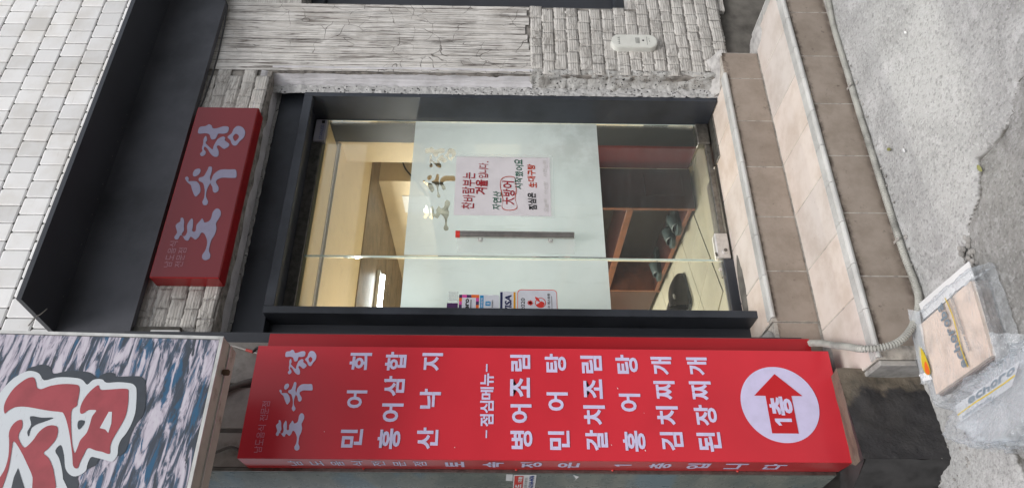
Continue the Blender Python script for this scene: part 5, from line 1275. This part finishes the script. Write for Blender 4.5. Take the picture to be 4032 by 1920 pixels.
# shoe cabinet
cab = thing('shoe_cabinet', 'dark reddish wooden shoe cabinet with orange edged open shelves behind the door', 'cabinet', (2.5, 1.0, .41))
part('end_panel', MB().box(2.356, 2.640, .442, .462, .412, 1.30, .002), M['wood_red'], cab)
part('end_frame', MB().box(2.44, 2.60, .436, .4415, .47, .70, .004), M['wood_red'], cab)
part('back_panel', MB().box(2.625, 2.640, .4625, 2.0, .412, 1.30), M['in_dark'], cab)
for z0, z1 in ((.425, .450), (.775, .815), (1.10, 1.135)):
    part('shelf', MB().box(2.362, 2.624, .463, 1.51, z0, z1), M['wood_red'], cab); part('shelf_edge', MB().box(2.350, 2.3615, .463, 1.51, z0, z1, .002), M['wood_edge'], cab)
part('upright', MB().box(2.350, 2.624, 1.512, 1.535, .412, 1.30, .002), M['wood_edge'], cab)
part('upright', MB().box(2.350, 2.3555, .442, .4625, .412, 1.30), M['wood_edge'], cab)
part('plinth', MB().box(2.380, 2.62, .463, 2.0, .411, .424), M['in_dark'], cab)
part('closed_door', MB().box(2.352, 2.372, 1.54, 1.98, .43, 1.30, .003), M['wood_red'], cab)
part('top', MB().box(2.345, 2.640, .436, 2.0, 1.301, 1.325, .002), M['wood_red'], cab)
rc = solo('red_wall_panel', MB().box(2.641, 2.6595, .1915, .4415, .42, 1.45), M['red_cloth'], 'deep red panel on the inner wall right of the shoe cabinet', 'panel')
# footwear
def slipper(loc, rz, mat, label, name='slipper', s=1.0, group=None):
    root = thing(name, label, 'slipper', loc, group); root.rotation_euler.z = rz
    L = smooth_loop([(-.125,0),(-.115,.034),(-.05,.036),(.03,.045),(.09,.046),(.125,.020),(.130,0),(.125,-.020),(.09,-.046),(.03,-.045),(-.05,-.036),(-.115,-.034)], 3)
    mb = MB().prism_z([(a*s, b*s) for a, b in L], 0, .022*s)
    me = mb.mesh('sole', mat); link('sole', me, root, wloc(root))
    P = np.zeros((9, 11, 3))
    for j in range(9):
        for i in range(11):
            u = j/8; th = math.pi*i/10; w = (.050-.006*u)*s; P[j,i] = ((.0+.085*u)*s, w*math.cos(th), .018*s+(.052-.022*u)*s*math.sin(th))
    me = MB().grid(P).mesh('strap', mat); me.polygons.foreach_set('use_smooth', [True]*len(me.polygons)); o = link('strap', me, root, wloc(root)); 
    sm = o.modifiers.new('thick', 'SOLIDIFY'); sm.thickness = .005
    for c in root.children: c.location = (0, 0, 0)
    return root
slipper((2.44,.70,.451), math.radians(195), M['slipper'], 'grey green rubber slipper on the lowest shelf nearest the cabinet end')
slipper((2.45,.86,.451), math.radians(188), M['slipper'], 'grey green rubber slipper second on the lowest shelf')
slipper((2.45,1.30,.451), math.radians(180), M['slipper'], 'darker green slipper far along the lowest shelf by the door edge')
def shoe(loc, rz, label):
    root = thing('black_shoe', label, 'shoe', loc); root.rotation_euler.z = rz
    P = np.zeros((13, 15, 3))
    for j in range(13):
        u = j/12; w = .044*(math.sin(math.pi*min(max(u*.9+.06, 0), 1)))**.35*(.85+.2*u); h = .085*(1-u)**.8+.035+.02*math.sin(math.pi*u)
        for i in range(15):
            th = math.pi*i/14; P[j,i] = (-.14+.28*u, w*math.cos(th), .012+h*math.sin(th)**.8)
    me = MB().grid(P).mesh('upper', M['shoe']); me.polygons.foreach_set('use_smooth', [True]*len(me.polygons)); link('upper', me, root, wloc(root))
    L = smooth_loop([(-.145,0),(-.13,.036),(0,.040),(.10,.046),(.148,.012),(.148,-.012),(.10,-.046),(0,-.040),(-.13,-.036)], 3)
    link('sole', MB().prism_z(L, 0, .016).mesh('sole', M['slipper_dark']), root, wloc(root))
    link('lining', MB().sphere((-.07,0,.095), .034, 12, 8, (1.5,.9,.5)).mesh('lining', M['shoe_grey']), root, wloc(root))
    mb = MB()
    for k in range(4): mb.tube([(.0+.022*k,-.026,.075-.008*k),(.0+.022*k,0,.090-.010*k),(.0+.022*k,.026,.075-.008*k)], .003, 6)
    link('lace', mb.mesh('lace', M['shoe_grey']), root, wloc(root))
    for c in root.children: c.location = (0, 0, 0)
shoe((2.02,.86,.405), math.radians(20), 'black lace up shoe on the cream floor nearer the shelf')
shoe((1.94,.97,.405), math.radians(8), 'black shoe with grey lining standing behind the other shoe on the cream floor')
